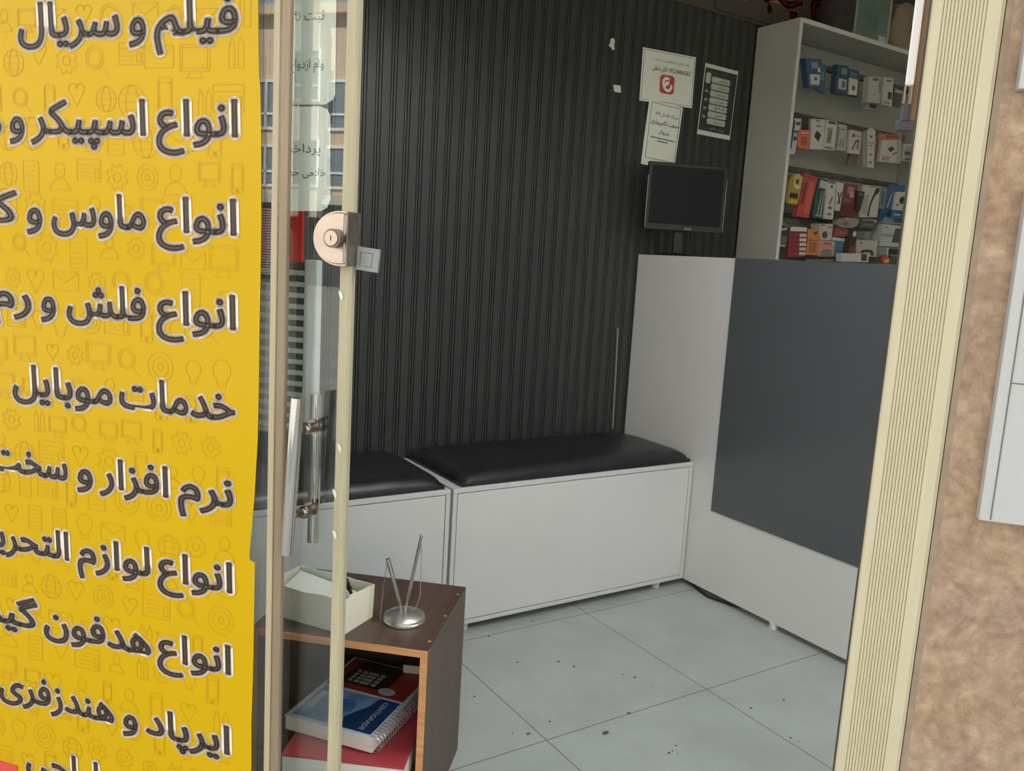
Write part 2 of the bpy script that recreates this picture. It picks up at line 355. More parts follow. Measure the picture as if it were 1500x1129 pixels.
# ---- the building across the street, mirrored in the glass
bt = thing('apartment_building', 'tan stone apartment building across the street, seen mirrored in the door glass', 'building', FP(0, -27.5, -.2), FROT)
bl_w = mat('tan_brick', (214, 190, 160), .8, var=.07, scale=1.2, stretch=(1, 1, 4)); frame_w = mat('white_upvc', (240, 240, 236), .4)
mb = MB(); mb.box((-45, -8, 0), (25, 0, 10.0)); mb.box((-45.2, -8.2, 10.0), (25.2, .35, 10.35))
mb.build('wall', bl_w, bt)
mb = MB(); mb.box((-17.6, 0, 2.6), (-16.0, .5, 9.9)); mb.build('bay_panel', mat('pale_stone', (236, 226, 208), .7, var=.05, scale=2), bt)
pane_d = mat('far_pane', (120, 132, 140), .08, var=.1)
for cx, z0, z1, w in ((-15.1, 5.75, 7.4, 1.5), (-15.1, 3.6, 5.0, 1.5), (-16.5, 6.7, 8.4, 1.0), (-16.5, 3.6, 5.2, 1.0), (-18.5, 5.75, 7.4, 1.2), (-18.5, 3.6, 5.0, 1.2), (-12.5, 5.75, 7.4, 1.5), (-12.5, 3.6, 5.0, 1.5)):
    y = .5 if cx == -16.5 else 0
    mb = MB(); x0, x1 = cx-w/2, cx+w/2
    for a, b, c, d in ((x0-.1, x1+.1, z0-.1, z0), (x0-.1, x1+.1, z1, z1+.1), (x0-.1, x0, z0, z1), (x1, x1+.1, z0, z1), (cx-.05, cx+.05, z0, z1), (x0, x1, z0+.45, z0+.53)):
        mb.box((a, y, c+.2), (b, y+.08, d+.2))
    fo = mb.build('window', frame_w, bt)
    MB().box((x0, y+.0, z0+.2), (x1, y+.03, z1+.2)).build('pane', pane_d, fo)
MB().box((-45, .0, 0), (25, .06, 3.1)).build('shop_fronts', mat('dark_shopfront', (74, 74, 72), .4, var=.3, scale=.8), bt)
MB().box((-45, .0, 3.1), (25, .25, 3.45)).build('fascia', mat('pale_fascia', (190, 184, 172), .7), bt)
mb = MB()
for k in range(26): mb.box((-22, .062, .3+.1*k), (-17.2, .09, .37+.1*k))
mb.build('roller_shutter', mat('shutter_grey', (150, 150, 146), .5), bt)

# ---- glazing: fixed pane with the yellow sheet, and the sliding leaf behind it
w1 = Fr('window_1', 'fixed glass pane of the shop front carrying the yellow sheet')
MB().box((-1.4, 0.0, -.08), (-.100, .008, 2.95)).build('glass_pane', pane_mat, w1)
mb = MB(); mb.box((-.1175, -.002, -.08), (-.1055, .010, 2.95), .002); mb.build('edge_strip', mat('pale_seal', (180, 166, 136), .3, var=.05, scale=10, stretch=(20, 20, .5)), w1)
mb = MB(); mb.box((-.1053, -.001, -.08), (-.0872, .0115, 2.95), .004); mb.build('edge_post', post_mat, w1)
d1 = Fr('door_1', 'sliding glass door leaf with round lock and chrome pull handle')
MB().box((-.86, .035, -.06), (.006, .045, 2.93)).build('glass_pane', pane_mat, d1)
mb = MB()
P = [(-.004, .031), (.012, .031), (.0165, .035), (.0165, .046), (.012, .050), (-.004, .050), (-.004, .0455), (.0062, .0455), (.0062, .0345), (-.004, .0345)]
mb.prism([Vector((a, b, -.06)) for a, b in P], (0, 0, 2.99)); mb.build('edge_seal', clear_seal, d1)
for k, (px, py) in enumerate(((497, 655), (490, 722), (490, 782), (499, 432))):
    c = onf(px, py, .030); mb = MB()
    mb.prism([c+Vector((-.004, 0, .007)), c+Vector((.003, -.001, .005)), c+Vector((.005, 0, -.003)), c+Vector((.002, .001, -.010)), c+Vector((-.002, 0, -.002))], (0, -.0008, 0))
    mb.build('tape_scrap', paper, d1)
# lock
lk_c = (.0175, 1.2915); R = .0445
mb = MB(); P = [(.0175, 1.2915+R*.98)]
for k in range(33):
    t = math.radians(76+208*k/32); P.append((.0045+.0485*math.cos(t), 1.2915+R*math.sin(t)/.97*.97))
P.append((.0175, 1.2915-R*.98))
P = [p for p in P if p[0] <= .0176]
mb.prism([Vector((a, .006, b)) for a, b in P], (0, .029, 0))
bmesh.ops.bevel(mb.bm, geom=[e for e in mb.bm.edges if abs(e.verts[0].co.y-.006) < 1e-4 and abs(e.verts[1].co.y-.006) < 1e-4], offset=.004, segments=3, affect='EDGES')
lock = mb.build('lock', steel, d1, True)
mb = MB(); mb.box((.0177, .007, 1.2475), (.0205, .052, 1.3355), .001)
for z in (1.328, 1.315, 1.268, 1.255): mb.cyl((.0203, .015, z), (.0212, .015, z), .0022, 10); mb.cyl((.0203, .044, z), (.0212, .044, z), .0022, 10)
mb.build('lock_edge_plate', steel_dark, lock)
mb = MB(); mb.cyl((.0015, .007, 1.2912), (.0015, -.010, 1.2912), .0155, 28); mb.build('key_barrel', steel_dark, lock, True)
mb = MB(); mb.cyl((.0015, -.0095, 1.2912), (.0015, -.013, 1.2912), .0118, 28)
mb.lathe([(.0085, 0), (.0100, 0), (.0100, .001), (.0085, .001)], (0, 0, 0)) if False else None
mb.build('key_plug', steel, lock, True)
mb = MB(); mb.box((.0008, -.0136, 1.2872), (.0022, -.0128, 1.2952)); mb.build('key_slot', black_pl, lock)
mb = MB(); c = (.0388, .046, 1.2598); Mr = Matrix.Translation(c) @ Matrix.Rotation(math.radians(5), 4, 'Y')
mb.box((-.0205, -.004, -.0195), (.021, .004, .0195), .0015, Mr)
kp = mb.build('keeper_box', mat('grey_zinc', (150, 156, 158), .5, .3, var=.08, scale=50), lock)
mb = MB()
for a, b, c2, d in ((-.0125, .0105, .0105, .0115), (-.0125, .0105, -.0125, -.0115), (-.0125, -.0115, -.0125, .0115), (.0095, .0105, -.0125, .0115)): mb.box((a, -.0046, c2), (b, -.0038, d), 0, Mr)
mb.build('keeper_recess', steel_dark, kp)
# handle
ho, hi = -.020, .098
ot, ob = onf(435.8, 582.6, ho), onf(420, 811, ho); it, ib = onf(465, 576.5, hi), onf(457, 792.7, hi)
hu = (ot.x+ob.x)/2
hu2 = (it.x+ib.x)/2
mb = MB(); mb.cyl((ot.x, ho, ot.z), (ob.x, ho, ob.z), .0112, 28); hd = mb.build('handle', chrome, d1, True)
mb = MB(); mb.cyl((hu2, hi, it.z), (hu2, hi, ib.z), .0110, 28); mb.build('inner_handle', chrome, hd, True)
for px, py in ((449, 628), (445, 750)):
    c = onf(px, py, .010); mb = MB(); mb.ball(c, .0115, (1, .9, 1), 20); mb.cyl((c.x, .012, c.z), (c.x, .034, c.z), .009, 20); mb.cyl((c.x, .046, c.z), (hu2+.004, hi-.004, c.z-.004), .007, 16)
    mb.cyl((hu+.003, ho, c.z+.004), (c.x, .010, c.z), .007, 16); mb.cyl((c.x, .030, c.z), (c.x, .0348, c.z), .013, 24)
    mb.build('standoff', mat('aged_chrome', (150, 140, 128), .18, 1.0, var=.15, scale=40), hd, True)

# ================================================================== YELLOW SHEET
yel = mat('yellow_vinyl', (206, 167, 1), .22, var=.015, scale=5, spec=.25)
sg = thing('vinyl_banner', 'large yellow vinyl sheet with dark Persian product lines on left glass', 'banner', FORG, FROT)
edge = [(378, -30), (378.5, 60), (379.5, 110), (381, 128), (382.5, 200), (382.5, 330), (381, 430), (380, 480), (379, 560), (377.5, 640), (373, 720), (369, 770), (365, 815), (366, 820), (373, 824), (372, 900), (371, 960), (370, 1000), (368, 1060), (368, 1140)]
P = [onf(a, b, -.001) for a, b in edge]; Z0, Z1 = .02, 1.86
P = [Vector((P[0].x, -.001, Z1))]+P+[Vector((P[-1].x, -.001, Z0)), Vector((-1.25, -.001, Z0)), Vector((-1.25, -.001, Z1))]
MB().prism(P, (0, .0008, 0)).build('sheet', yel, sg)
# printed doodles
def ribbon(mb, pts, y, w, closed=False):
    n = len(pts)
    for i in range(n if closed else n-1):
        a = Vector((pts[i][0], pts[i][1])); b = Vector((pts[(i+1) % n][0], pts[(i+1) % n][1])); d = b-a
        if d.length < 1e-6: continue
        t = d.normalized(); q = Vector((-t.y, t.x))*w/2; a2, b2 = a-t*w*.4, b+t*w*.4
        vs = [mb.bm.verts.new((p.x, y, p.y)) for p in (a2-q, b2-q, b2+q, a2+q)]
        mb.bm.faces.new(vs)
def circ(cx, cz, r, n=18, rz=None, a0=0, a1=360): return [(cx+r*math.cos(math.radians(a0+(a1-a0)*k/n)), cz+(rz or r)*math.sin(math.radians(a0+(a1-a0)*k/n))) for k in range(n+1)]
def doodle(mb, kind, cx, cz, s, y):
    w = .0011; R_ = lambda p, c=False: ribbon(mb, p, y, w, c)
    box = lambda a, b, c, d, r=.12: R_([(cx+s*p, cz+s*q) for p, q in rrect(a, b, c, d, r, 3)], True)
    ln = lambda *p: R_([(cx+s*a, cz+s*b) for a, b in p])
    ci = lambda a, b, r, rz=None, a0=0, a1=360: R_(circ(cx+s*a, cz+s*b, s*r, 18, s*(rz or r), a0, a1))
    if kind == 0: box(-.9, -.5, .9, .8); box(-.75, -.35, .75, .65, .05); ln((-.3, -.5), (-.4, -.85)); ln((.3, -.5), (.4, -.85)); ln((-.6, -.85), (.6, -.85))
    elif kind == 1: ci(0, .2, .6, None, -50, 230); ln((-.38, -.27), (-.25, -.8), (.25, -.8), (.38, -.27)); ln((-.25, -.55), (.25, -.55))
    elif kind == 2: ci(0, 0, .9); ci(0, 0, .4, .9); ln((-.9, 0), (.9, 0)); ln((-.78, .45), (.78, .45)); ln((-.78, -.45), (.78, -.45))
    elif kind == 3:
        pts = []
        for k in range(16):
            r = .8 if k % 2 else .6
            for e in (-.07, .07): t = 2*PI*k/16+e; pts.append((cx+s*r*math.cos(t), cz+s*r*math.sin(t)))
        R_(pts, True); ci(0, 0, .28)
    elif kind == 4: box(-.6, -.9, .6, .9, .1); [ln((-.4, .6-.3*k), (.4, .6-.3*k)) for k in range(5)]
    elif kind == 5: ci(0, .45, .38, .45); ci(0, -.75, .75, .7, 0, 180); ln((-.75, -.75), (.75, -.75))
    elif kind == 6: box(-.45, -.95, .45, .95, .2); box(-.35, -.6, .35, .7, .04); ci(0, -.78, .09)
    elif kind == 7: ci(-.15, .2, .6); ln((.28, -.22), (.8, -.8)); ci(-.15, .2, .45)
    elif kind == 8: box(-.9, -.55, .9, .55, .08); ln((-.9, .5), (0, -.1), (.9, .5))
    elif kind == 9: ln((-.2, -.9), (-.2, .5), (0, .9), (.2, .5), (.2, -.9), (-.2, -.9)); ln((-.2, .5), (.2, .5)); ln((.45, -.9), (.45, .5), (.65, .9), (.85, .5), (.85, -.9), (.45, -.9))
    elif kind == 10: ci(0, 0, .85); ci(0, 0, .55); ci(0, 0, .2)
    elif kind == 11: ci(-.3, .3, .33, None, 0, 180); ci(.3, .3, .33, None, 0, 180); ln((-.63, .3), (0, -.7), (.63, .3))
    elif kind == 12: box(-.95, -.7, .95, .7, .08); ln((-.95, .35), (.95, .35)); [ln((-.7, .1-.25*k), (.2+.2*(k % 2), .1-.25*k)) for k in range(3)]; box(.5, -.5, .8, .1, .04)
mb = MB(); rr = random.Random(3); z = .06; row = 0
while z < 1.84:
    u = -1.2+(row % 2)*.03
    while u < -.18:
        s = rr.uniform(.022, .033); doodle(mb, rr.randrange(13), u, z+rr.uniform(-.008, .008), s, -.0015); u += s*1.95+.008
    z += .066; row += 1
mb.build('doodle_print', mat('amber_print', (200, 146, 8), .4, var=.02), sg)
ROWS = [(1.6140, .058), (1.4495, .058), (1.2880, .058), (1.1275, .0573), (.9660, .0570), (.8090, .0555), (.6495, .055), (.4910, .0548), (.3310, .055), (.1790, .0570)]
WORDS = [(0, 'فیلم', 226, 349, 45), (0, 'و', 189, 214, 48), (0, 'سریال', 27, 176, 52),
 (1, 'انواع', 229, 349, 185), (1, 'اسپیکر', 45, 214, 185), (1, 'و', 14, 36, 185), (1, 'هدفون', -140, 2, 180),
 (2, 'انواع', 229, 347, 325), (2, 'ماوس', 76, 214, 320), (2, 'و', 39, 62, 315), (2, 'کیبورد', -160, 26, 300),
 (3, 'انواع', 229, 346, 465), (3, 'فلش', 98, 214, 450), (3, 'و', 60, 82, 450), (3, 'رم', -12, 46, 440),
 (4, 'خدمات', 175, 345, 590), (4, 'موبایل', 19, 165, 570),
 (5, 'نرم', 261, 342, 725), (5, 'افزار', 146, 247, 705), (5, 'و', 113, 136, 700), (5, 'سخت', -12, 99, 680),
 (6, 'انواع', 231, 341, 850), (6, 'لوازم', 114, 220, 820), (6, 'التحریر', -25, 101, 795),
 (7, 'انواع', 231, 339, 965), (7, 'هدفون', 65, 221, 930), (7, 'گیم', -30, 56, 900),
 (8, 'ایرپاد', 214, 337, 1075), (8, 'و', 180, 202, 1055), (8, 'هندزفری', 0, 167, 1030),
 (9, 'طراحی', 39, 168, 1125)]
dk = mat('dark_ink', (74, 62, 52), .45, var=.03); ol = mat('cream_outline', (240, 226, 214), .45, var=.02)
mb1, mb2 = MB(), MB()
for r, t, a, b, y in WORDS:
    zb, h = ROWS[r]; ua, ub = onf(a, y, -.002).x, onf(b, y, -.002).x
    put_text(mb1, t, (ua, -.0029, zb), (1, 0, 0), (0, 0, 1), ub-ua, sz=h, off=.021, ref_off=.021)
    put_text(mb2, t, (ua, -.0022, zb), (1, 0, 0), (0, 0, 1), ub-ua, sz=h, off=.074, ref_off=.021)
mb1.build('lettering', dk, sg); mb2.build('lettering_outline', ol, sg)
a, b = onf(-40, 1101, -.002), onf(25, 1112, -.002)
MB().box((a.x, -.0035, .150), (b.x, -.0015, .178)).build('red_bar', mat('red_print', (214, 78, 72), .5), sg)

# ================================================================== THINGS AT THE GLASS
for i, (q, label, rows) in enumerate((
    ([(402, -60), (484, -60), (492, -45), (492, 0), (490.5, 138), (487, 146), (476, 153), (402, 153)], 'upper white rounded notice behind the door glass with two black text lines', [('ثبت نام', 423, 475, 38, 22), ('وام ازدواج', 423, 474, 107, 20)]),
    ([(402, 156), (470, 156), (479, 160), (483.5, 170), (483.5, 292), (479, 304), (470, 309), (402, 309)], 'lower white rounded notice behind the door glass above the lock', [('پرداخت', 409, 469, 229, 19), ('خلافی خودرو', 404, 477, 261, 16)]))):
    t = thing('window_notice', label, 'notice', FORG, FROT, 'white notices on the sliding door')
    MB().prism([onf(a, b, .0465) for a, b in q], (0, .001, 0)).build('sheet', paper, t)
    mb = MB()
    for s, a, b, y, hh in rows:
        A, B = onf(a, y, .046), onf(b, y, .046); put_text(mb, s, (A.x, .0461, (A.z+B.z)/2), (1, 0, 0), (0, 0, 1), B.x-A.x, h=hh*.00113, off=.004, ref_off=.004)
    mb.build('lettering', mat('grey_ink', (92, 92, 88), .6), t)
rs = thing('red_sign', 'small red signboard with cream letters hanging behind the glass beside lock', 'sign', FORG, FROT)
A, B = onf(384, 380, .075), onf(444.5, 305, .075)
MB().box((A.x, .073, A.z), (B.x, .079, B.z), .001).build('board', mat('red_acrylic', (196, 38, 40), .3, var=.04), rs)
mb = MB(); put_text(mb, 'نگار', (A.x+.010, .0722, A.z+.018), (1, 0, 0), (0, 0, 1), .046, h=.056, off=.02, ref_off=.02); mb.build('lettering', mat('cream_letter', (232, 214, 190), .5), rs)
MB().cyl(((A.x+B.x)/2, .076, B.z), ((A.x+B.x)/2, .076, 2.95), .0008, 6).build('hanging_wire', steel_dark, rs)
# slatted rack standing inside behind the glass
rk = thing('slatted_panel', 'white slatted panel with pale upright edge hanging behind the left glass', 'panel', FP(-.36, .115, .93), FROT)
rw = mat('rack_white', (196, 204, 202), .5)
for a, b in ((.236, .263), (-.23, -.20)):
    MB().box((a, .0, 0), (b, .02, .322), .003).build('upright', rw, rk); MB().cyl(((a+b)/2, .01, .32), ((a+b)/2, .01, 2.02), .0008, 6).build('hanging_wire', steel_dark, rk)
for k in range(15):
    MB().box((-.1995, .004, .0055+.0205*k), (.2355, .011, .0145+.0205*k), .001).build('slat', rw, rk)
MB().box((-.1995, .014, .0), (.2355, .019, .315)).build('back_panel', mat('rack_shadow', (88, 92, 86), .7), rk)  # dark sheet, its colour stands in for shade between the slats

# ================================================================== SEATING
def cushion(mb, x0, x1, y0, y1, z0, h, seed):
    bm = bmesh.new(); nx, ny = 40, 18; g = []; rr = random.Random(seed); ph = [rr.uniform(0, 6) for _ in range(4)]
    for i in range(nx+1):
        row = []
        for j in range(ny+1):
            a = -1+2*i/nx; b = -1+2*j/ny
            a = math.copysign(abs(a)**.7, a); b = math.copysign(abs(b)**.7, b)
            q = max(0, (1-abs(a)**9)*(1-abs(b)**5))**.38
            z = z0+h*q+.0015*math.sin(7*a+ph[0]+3*b)*q+.001*math.sin(23*a+ph[1])*q*abs(b)
            row.append(bm.verts.new(((x0+x1)/2+a*(x1-x0)/2, (y0+y1)/2+b*(y1-y0)/2, z)))
        g.append(row)
    for i in range(nx):
        for j in range(ny): bm.faces.new((g[i][j], g[i+1][j], g[i+1][j+1], g[i][j+1]))
    ring = [g[i][0] for i in range(nx+1)]+[g[nx][j] for j in range(1, ny+1)]+[g[i][ny] for i in range(nx-1, -1, -1)]+[g[0][j] for j in range(ny-1, 0, -1)]
    low = [bm.verts.new(v.co-Vector((0, 0, .012))) for v in ring]; n = len(ring)
    for i in range(n): bm.faces.new((ring[i], low[i], low[(i+1) % n], ring[(i+1) % n]))
    bm.faces.new(low); bmesh.ops.recalc_face_normals(bm, faces=bm.faces[:]); mb.add(bm)
def bench(x0, x1, cx0, cx1, label, seed):
    t = thing('bench', label, 'bench', (x0, 2.32, 0), 0, 'white box benches along the ribbed wall'); L = x1-x0
    mb = MB(); b = .0018
    mb.box((0, 0, .497), (L, .44, .513), b); mb.box((0, 0, .027), (.016, .44, .4965), b); mb.box((L-.016, 0, .027), (L, .44, .4965), b)
    mb.box((.0165, 0, .027), (L-.0165, .44, .042), b); mb.box((.0165, .42, .0425), (L-.0165, .436, .4965), b); mb.build('carcass', white_edge, t)
    MB().box((.0185, .001, .0445), (L-.0185, .017, .4945), .0015).build('front_panel', white_board, t)
    for fx in (.08, L-.12):
        for fy in (.03, .39): MB().cyl((fx, fy, 0), (fx, fy, .028), .017, 16).build('foot', white_edge, t, True)
    mb = MB(); cushion(mb, cx0-x0, cx1-x0, .012, .437, .525, .042, seed); mb.build('cushion', leather, t, True)
    return t
bench(1.290, 2.379, 1.325, 2.372, 'long white box bench with full black cushion against the counter', 1)
bench(.215, 1.280, .235, 1.262, 'white box bench with black cushion seen partly through the glass door', 2)

# ================================================================== COUNTER
ct = thing('counter', 'tall white shop counter with large dark grey front panel', 'counter', (0, 0, 0))
mb = MB(); X0 = 2.385; yb = 1.10
mb.box((X0, yb, .022), (X0+.018, 2.760, 1.326), .001); mb.build('front_panel', white_board, ct)
mb = MB(); mb.box((X0+.019, yb, 1.308), (2.90, 2.760, 1.326), .001); mb.build('top', white_board, ct)
for y in (yb, 2.742): MB().box((X0+.019, y, .022), (2.88, y+.018, 1.307)).build('side_panel', white_board, ct)
MB().box((X0-.0035, yb, .346), (X0-.0002, 2.207, 1.3265)).build('grey_panel', grey_panel, ct)
for y in (1.25, 1.865, 2.6): MB().cyl((X0+.012, y, 0), (X0+.012, y, .024), .017, 16).build('foot', white_edge, ct, True)
for y in (1.25, 2.6): MB().cyl((2.85, y, 0), (2.85, y, .024), .017, 16).build('foot', white_edge, ct, True)
mb = MB(); mb.tube([(2.52, 2.55, .006), (2.43, 2.33, .006), (2.39, 2.24, .006), (2.375, 2.17, .006), (2.40, 2.08, .006), (2.45, 2.0, .006)], .005)
tag(mb.build('power_cord', black_pl, None, True), 'black cord lying on the floor under the counter corner', 'cord')
mb = MB(); mb.tube([on(905, 480, 1, 2.757), on(901, 560, 1, 2.757), on(897, 628, 1, 2.757)], .0045, 8)
P = on(908, 440, 1, 2.757); 
tag(mb.build('cable_duct', mat('dusty_white', (132, 126, 118), .6), None, True), 'thin off-white cable duct rising up the ribbed wall behind bench', 'cable')

# ================================================================== MONITOR
mc = on(1004, 290, 1, 2.60)
mo = thing('monitor', 'black flat computer monitor standing on the counter end', 'monitor', (mc.x, mc.y, 1.3265), math.radians(-23.5))
zc = mc.z-1.3265; hw, hh = .170, .137
mb = MB(); mb.box((-hw, -.012, zc-hh), (hw, .012, zc+hh), .004); mb.box((-hw*.8, .012, zc-hh*.75), (hw*.8, .04, zc+hh*.75), .008); mb.build('housing', black_pl, mo)
MB().box((-hw+.014, -.0130, zc-hh+.026), (hw-.014, -.0118, zc+hh-.014)).build('screen', mat('screen_black', (17, 19, 21), .5, var=.05, spec=.2), mo)
mb = MB(); put_text(mb, 'LG', (.014, -.0128, zc-hh+.007), (1, 0, 0), (0, 0, 1), .016, h=.008, off=.01, ref_off=.01, fa=False)
pts = circ(.007, zc-hh+.011, .0042, 14); ribbon(mb, pts, -.0128, .0012); mb.build('logo', mat('silver_mark', (190, 194, 196), .4), mo)
for sg_ in (-1, 1): MB().box((sg_*hw-.0009, -.0125, zc-hh+.01), (sg_*hw+.0009, -.010, zc+hh*.6)).build('side_trim', mat('pale_trim', (150, 140, 130), .3, .5), mo)
mb = MB(); mb.box((-.030, .012, .008), (.012, .03, zc-hh*.4), .004); mb.build('neck', black_pl, mo)
mb = MB(); mb.lathe([(.0, .0), (.092, .0), (.095, .004), (.085, .010), (.03, .014), (.0, .014)], (-.01, .03, 0)); mb.build('stand_base', black_pl, mo, True)
mb = MB(); mb.tube([(.03, .03, zc-.08), (.045, .03, .09), (.075, .02, .03), (.085, .0, .005)], .0028); mb.build('cable', black_pl, mo, True)

# ================================================================== PAPERS ON THE RIBBED WALL
YP = 2.762
def quad_frame(tl, tr, bl, Y):
    a, b, c = on(*tl, 1, Y), on(*tr, 1, Y), on(*bl, 1, Y); return a, b-a, c-a
def card(mb, a, ex, ey, pts, y): mb.prism([a+ex*u+ey*v+Vector((0, y, 0)) for u, v in pts], (0, -.0004, 0))
def sheet(name, label, tl, tr, bl, base, group, poly=None):
    a, ex, ey = quad_frame(tl, tr, bl, YP); t = thing(name, label, 'paper', a, 0, group); a = Vector((0, 0, 0))
    mb = MB(); mb.prism([a+ex*u+ey*v for u, v in (poly or ((0, 0), (1, 0), (1, 1), (0, 1)))], (0, .0008, 0)); mb.build('sheet', base, t); return t, a, ex, ey
def tx(mb, a, ex, ey, s, u0, v1, w, h, off=.005, fa=True, y=-.0008):
    put_text(mb, s, a+ex*u0+ey*v1+Vector((0, y, 0)), ex, -ey, ex.length*w, h=ey.length*h, off=off, ref_off=off, fa=fa, res=2)
paper_g = mat('aged_paper', (234, 241, 228), .8, var=.03)
ink = mat('black_ink', (42, 46, 44), .6); green_ink = mat('green_ink', (96, 128, 104), .7)
t, a, ex, ey = sheet('wall_poster', 'white poster with red app logo and phone number on ribbed wall', (942, 69), (1019.5, 84), (936.5, 147), paper_g, 'papers on the ribbed wall')
mb = MB(); tx(mb, a, ex, ey, 'جهت تماس با پشتیبانی در خدمت', .2, .215, .68, .06); tx(mb, a, ex, ey, '09224406262', .50, .385, .42, .085, .008, False); tx(mb, a, ex, ey, 'اقای شفلی', .19, .405, .28, .12, .008)
for v0, v1, u0, u1 in ((.03, .036, .03, .97), (.965, .971, .03, .97), (.03, .97, .025, .03), (.03, .97, .97, .975)): card(mb, a, ex, ey, ((u0, v0), (u1, v0), (u1, v1), (u0, v1)), -.0006)
mb.build('lettering', ink, t)
mb = MB(); card(mb, a, ex, ey, rrect(.35, .44, .62, .80, .06), -.0008); lg = mb.build('logo', mat('logo_red', (196, 84, 70), .6), t)
mb = MB()
P = [a+ex*(.49+.095*math.cos(k*2*PI/20)+.02*math.sin(k*2*PI/20))+ey*(.62+.145*math.sin(k*2*PI/20)) for k in range(20)]
Q = [a+ex*(.49+.055*math.cos(k*2*PI/20)+.01*math.sin(k*2*PI/20))+ey*(.62+.09*math.sin(k*2*PI/20)) for k in range(20)]
for k in range(17):
    vs = [mb.bm.verts.new(p+Vector((0, -.0016, 0))) for p in (P[k], P[k+1], Q[k+1], Q[k])]; mb.bm.faces.new(vs)
card(mb, a, ex, ey, ((.45, .70), (.43, .62), (.47, .56), (.53, .56), (.52, .62), (.48, .64)), -.0014); mb.build('logo_mark', paper_g, lg)
t, a, ex, ey = sheet('wall_poster', 'narrow white notice with torn lower strip taped below the red logo poster', (951, 145), (1000, 158), (939, 240), paper_g, 'papers on the ribbed wall',
    ((0, 0), (1, 0), (.98, .93), (.22, .93), (.20, 1), (-.01, 1), (-.01, .5)))
t.location.y -= .0016
mb = MB(); tx(mb, a, ex, ey, 'شبکه فضل الله', .22, .22, .68, .07); tx(mb, a, ex, ey, 'صنعت کامپیوتری', .12, .37, .84, .10, .012); tx(mb, a, ex, ey, 'پرواز', .38, .50, .30, .08, .012)
for v0, v1, u0, u1 in ((.03, .036, .08, .94), (.88, .886, .08, .94), (.03, .88, .075, .085), (.03, .88, .935, .945)): card(mb, a, ex, ey, ((u0, v0), (u1, v0), (u1, v1), (u0, v1)), -.0006)
mb.build('lettering', ink, t)
mb = MB(); 
for v in (.545, .59): card(mb, a, ex, ey, ((.16+.2*(v > .56), v), (.88-.2*(v > .56), v), (.88-.2*(v > .56), v+.018), (.16+.2*(v > .56), v+.018)), -.0006)
mb.build('green_line', green_ink, t)
t, a, ex, ey = sheet('price_list', 'black price list with white arrow rows on ribbed wall beside shelf', (1033.5, 92), (1081.5, 104.5), (1021, 196), mat('poster_border', (214, 218, 210), .7), 'papers on the ribbed wall')
mb = MB(); card(mb, a, ex, ey, ((.02, .055), (.98, .055), (.98, .935), (.02, .935)), -.0004); mb.build('black_print', mat('poster_black', (54, 58, 56), .6), t)
mb = MB()
for k in range(7):
    v = .16+.098*k; u0 = .25+.0*(k % 2); card(mb, a, ex, ey, ((u0, v), (.76, v), (.81, v+.02), (.76, v+.04), (.81, v+.06), (.76, v+.083), (u0, v+.083), (u0-.02, v+.04)), -.0010)
card(mb, a, ex, ey, rrect(.06, .12, .20, .27, .03), -.0010); mb.build('price_rows', mat('pale_print', (188, 194, 184), .7), t)
mb = MB()
for k in range(7): tx(mb, a, ex, ey, ('فلش', 'شارژر', 'هندزفری', 'ماوس', 'رم', 'کابل', 'اسپیکر')[k], .42, .225+.098*k, .28, .04, y=-.0020)
mb.build('row_text', ink, t)
mb = MB(); tx(mb, a, ex, ey, 'دیوان خلاقیت', .25, .915, .55, .055, .012, y=-.0014)
for k in range(9): card(mb, a, ex, ey, ((.08, .30+.06*k), (.17, .30+.06*k), (.17, .335+.06*k), (.08, .335+.06*k)), -.0010) if k % 2 else None
mb.build('lettering', mat('pale_print2', (150, 156, 148), .7), t)
mb = MB(); tx(mb, a, ex, ey, 'لیست قیمت محصولات', .06, .125, .88, .05, .01, y=-.0014); mb.build('green_heading', green_ink, t)
for px, py, lab, s in ((897, 63, 'upper torn white paper scrap stuck on the ribbed wall', 0), (904, 130, 'lower square white paper scrap stuck on the ribbed wall', 1)):
    c = on(px, py, 1, YP); mb = MB()
    if s == 0: pl = [(-.010, .016), (.006, .020), (.012, .010), (.010, -.012), (.016, -.022), (.004, -.026), (-.008, -.016), (-.018, -.014), (-.012, -.004)]
    else: pl = [(-.021, .013), (.017, .015), (.022, -.012), (-.004, -.014), (-.015, -.010)]
    mb.prism([Vector((u, 0, v)) for u, v in pl], (0, .0008, 0)); tag(mb.build('paper_scrap', paper, None, loc=c), lab, 'paper', 'paper scraps on the ribbed wall')
# red lettering over the slats
bn = thing('lettering_sign', 'dark sign with big red outlined letters above the display shelf', 'sign', (0, 0, 0))
MB().box((2.70, 2.753, 2.39), (3.62, 2.760, 2.90)).build('board', dark_board, bn)
c0 = on(1090, 10, 1, 2.75); c1 = on(1218, 30, 1, 2.75)
for nm, off, y, m in (('lettering', .03, 2.7505, mat('dull_red', (176, 74, 64), .6)), ('lettering_outline', .056, 2.7522, mat('dull_outline', (214, 180, 168), .6))):
    mb = MB()
    put_text(mb, 'و', (2.845, y, 2.515), (1, 0, 0), (0, 0, 1), .09, sz=.15, off=off, ref_off=.03)
    put_text(mb, 'چب', (2.95, y, 2.487), (1, 0, 0), (0, 0, 1), .30, sz=.15, off=off, ref_off=.03)
    put_text(mb, 'م', (3.31, y, 2.53), (1, 0, 0), (0, 0, 1), .12, sz=.15, off=off, ref_off=.03)
    mb.build(nm, m, bn)

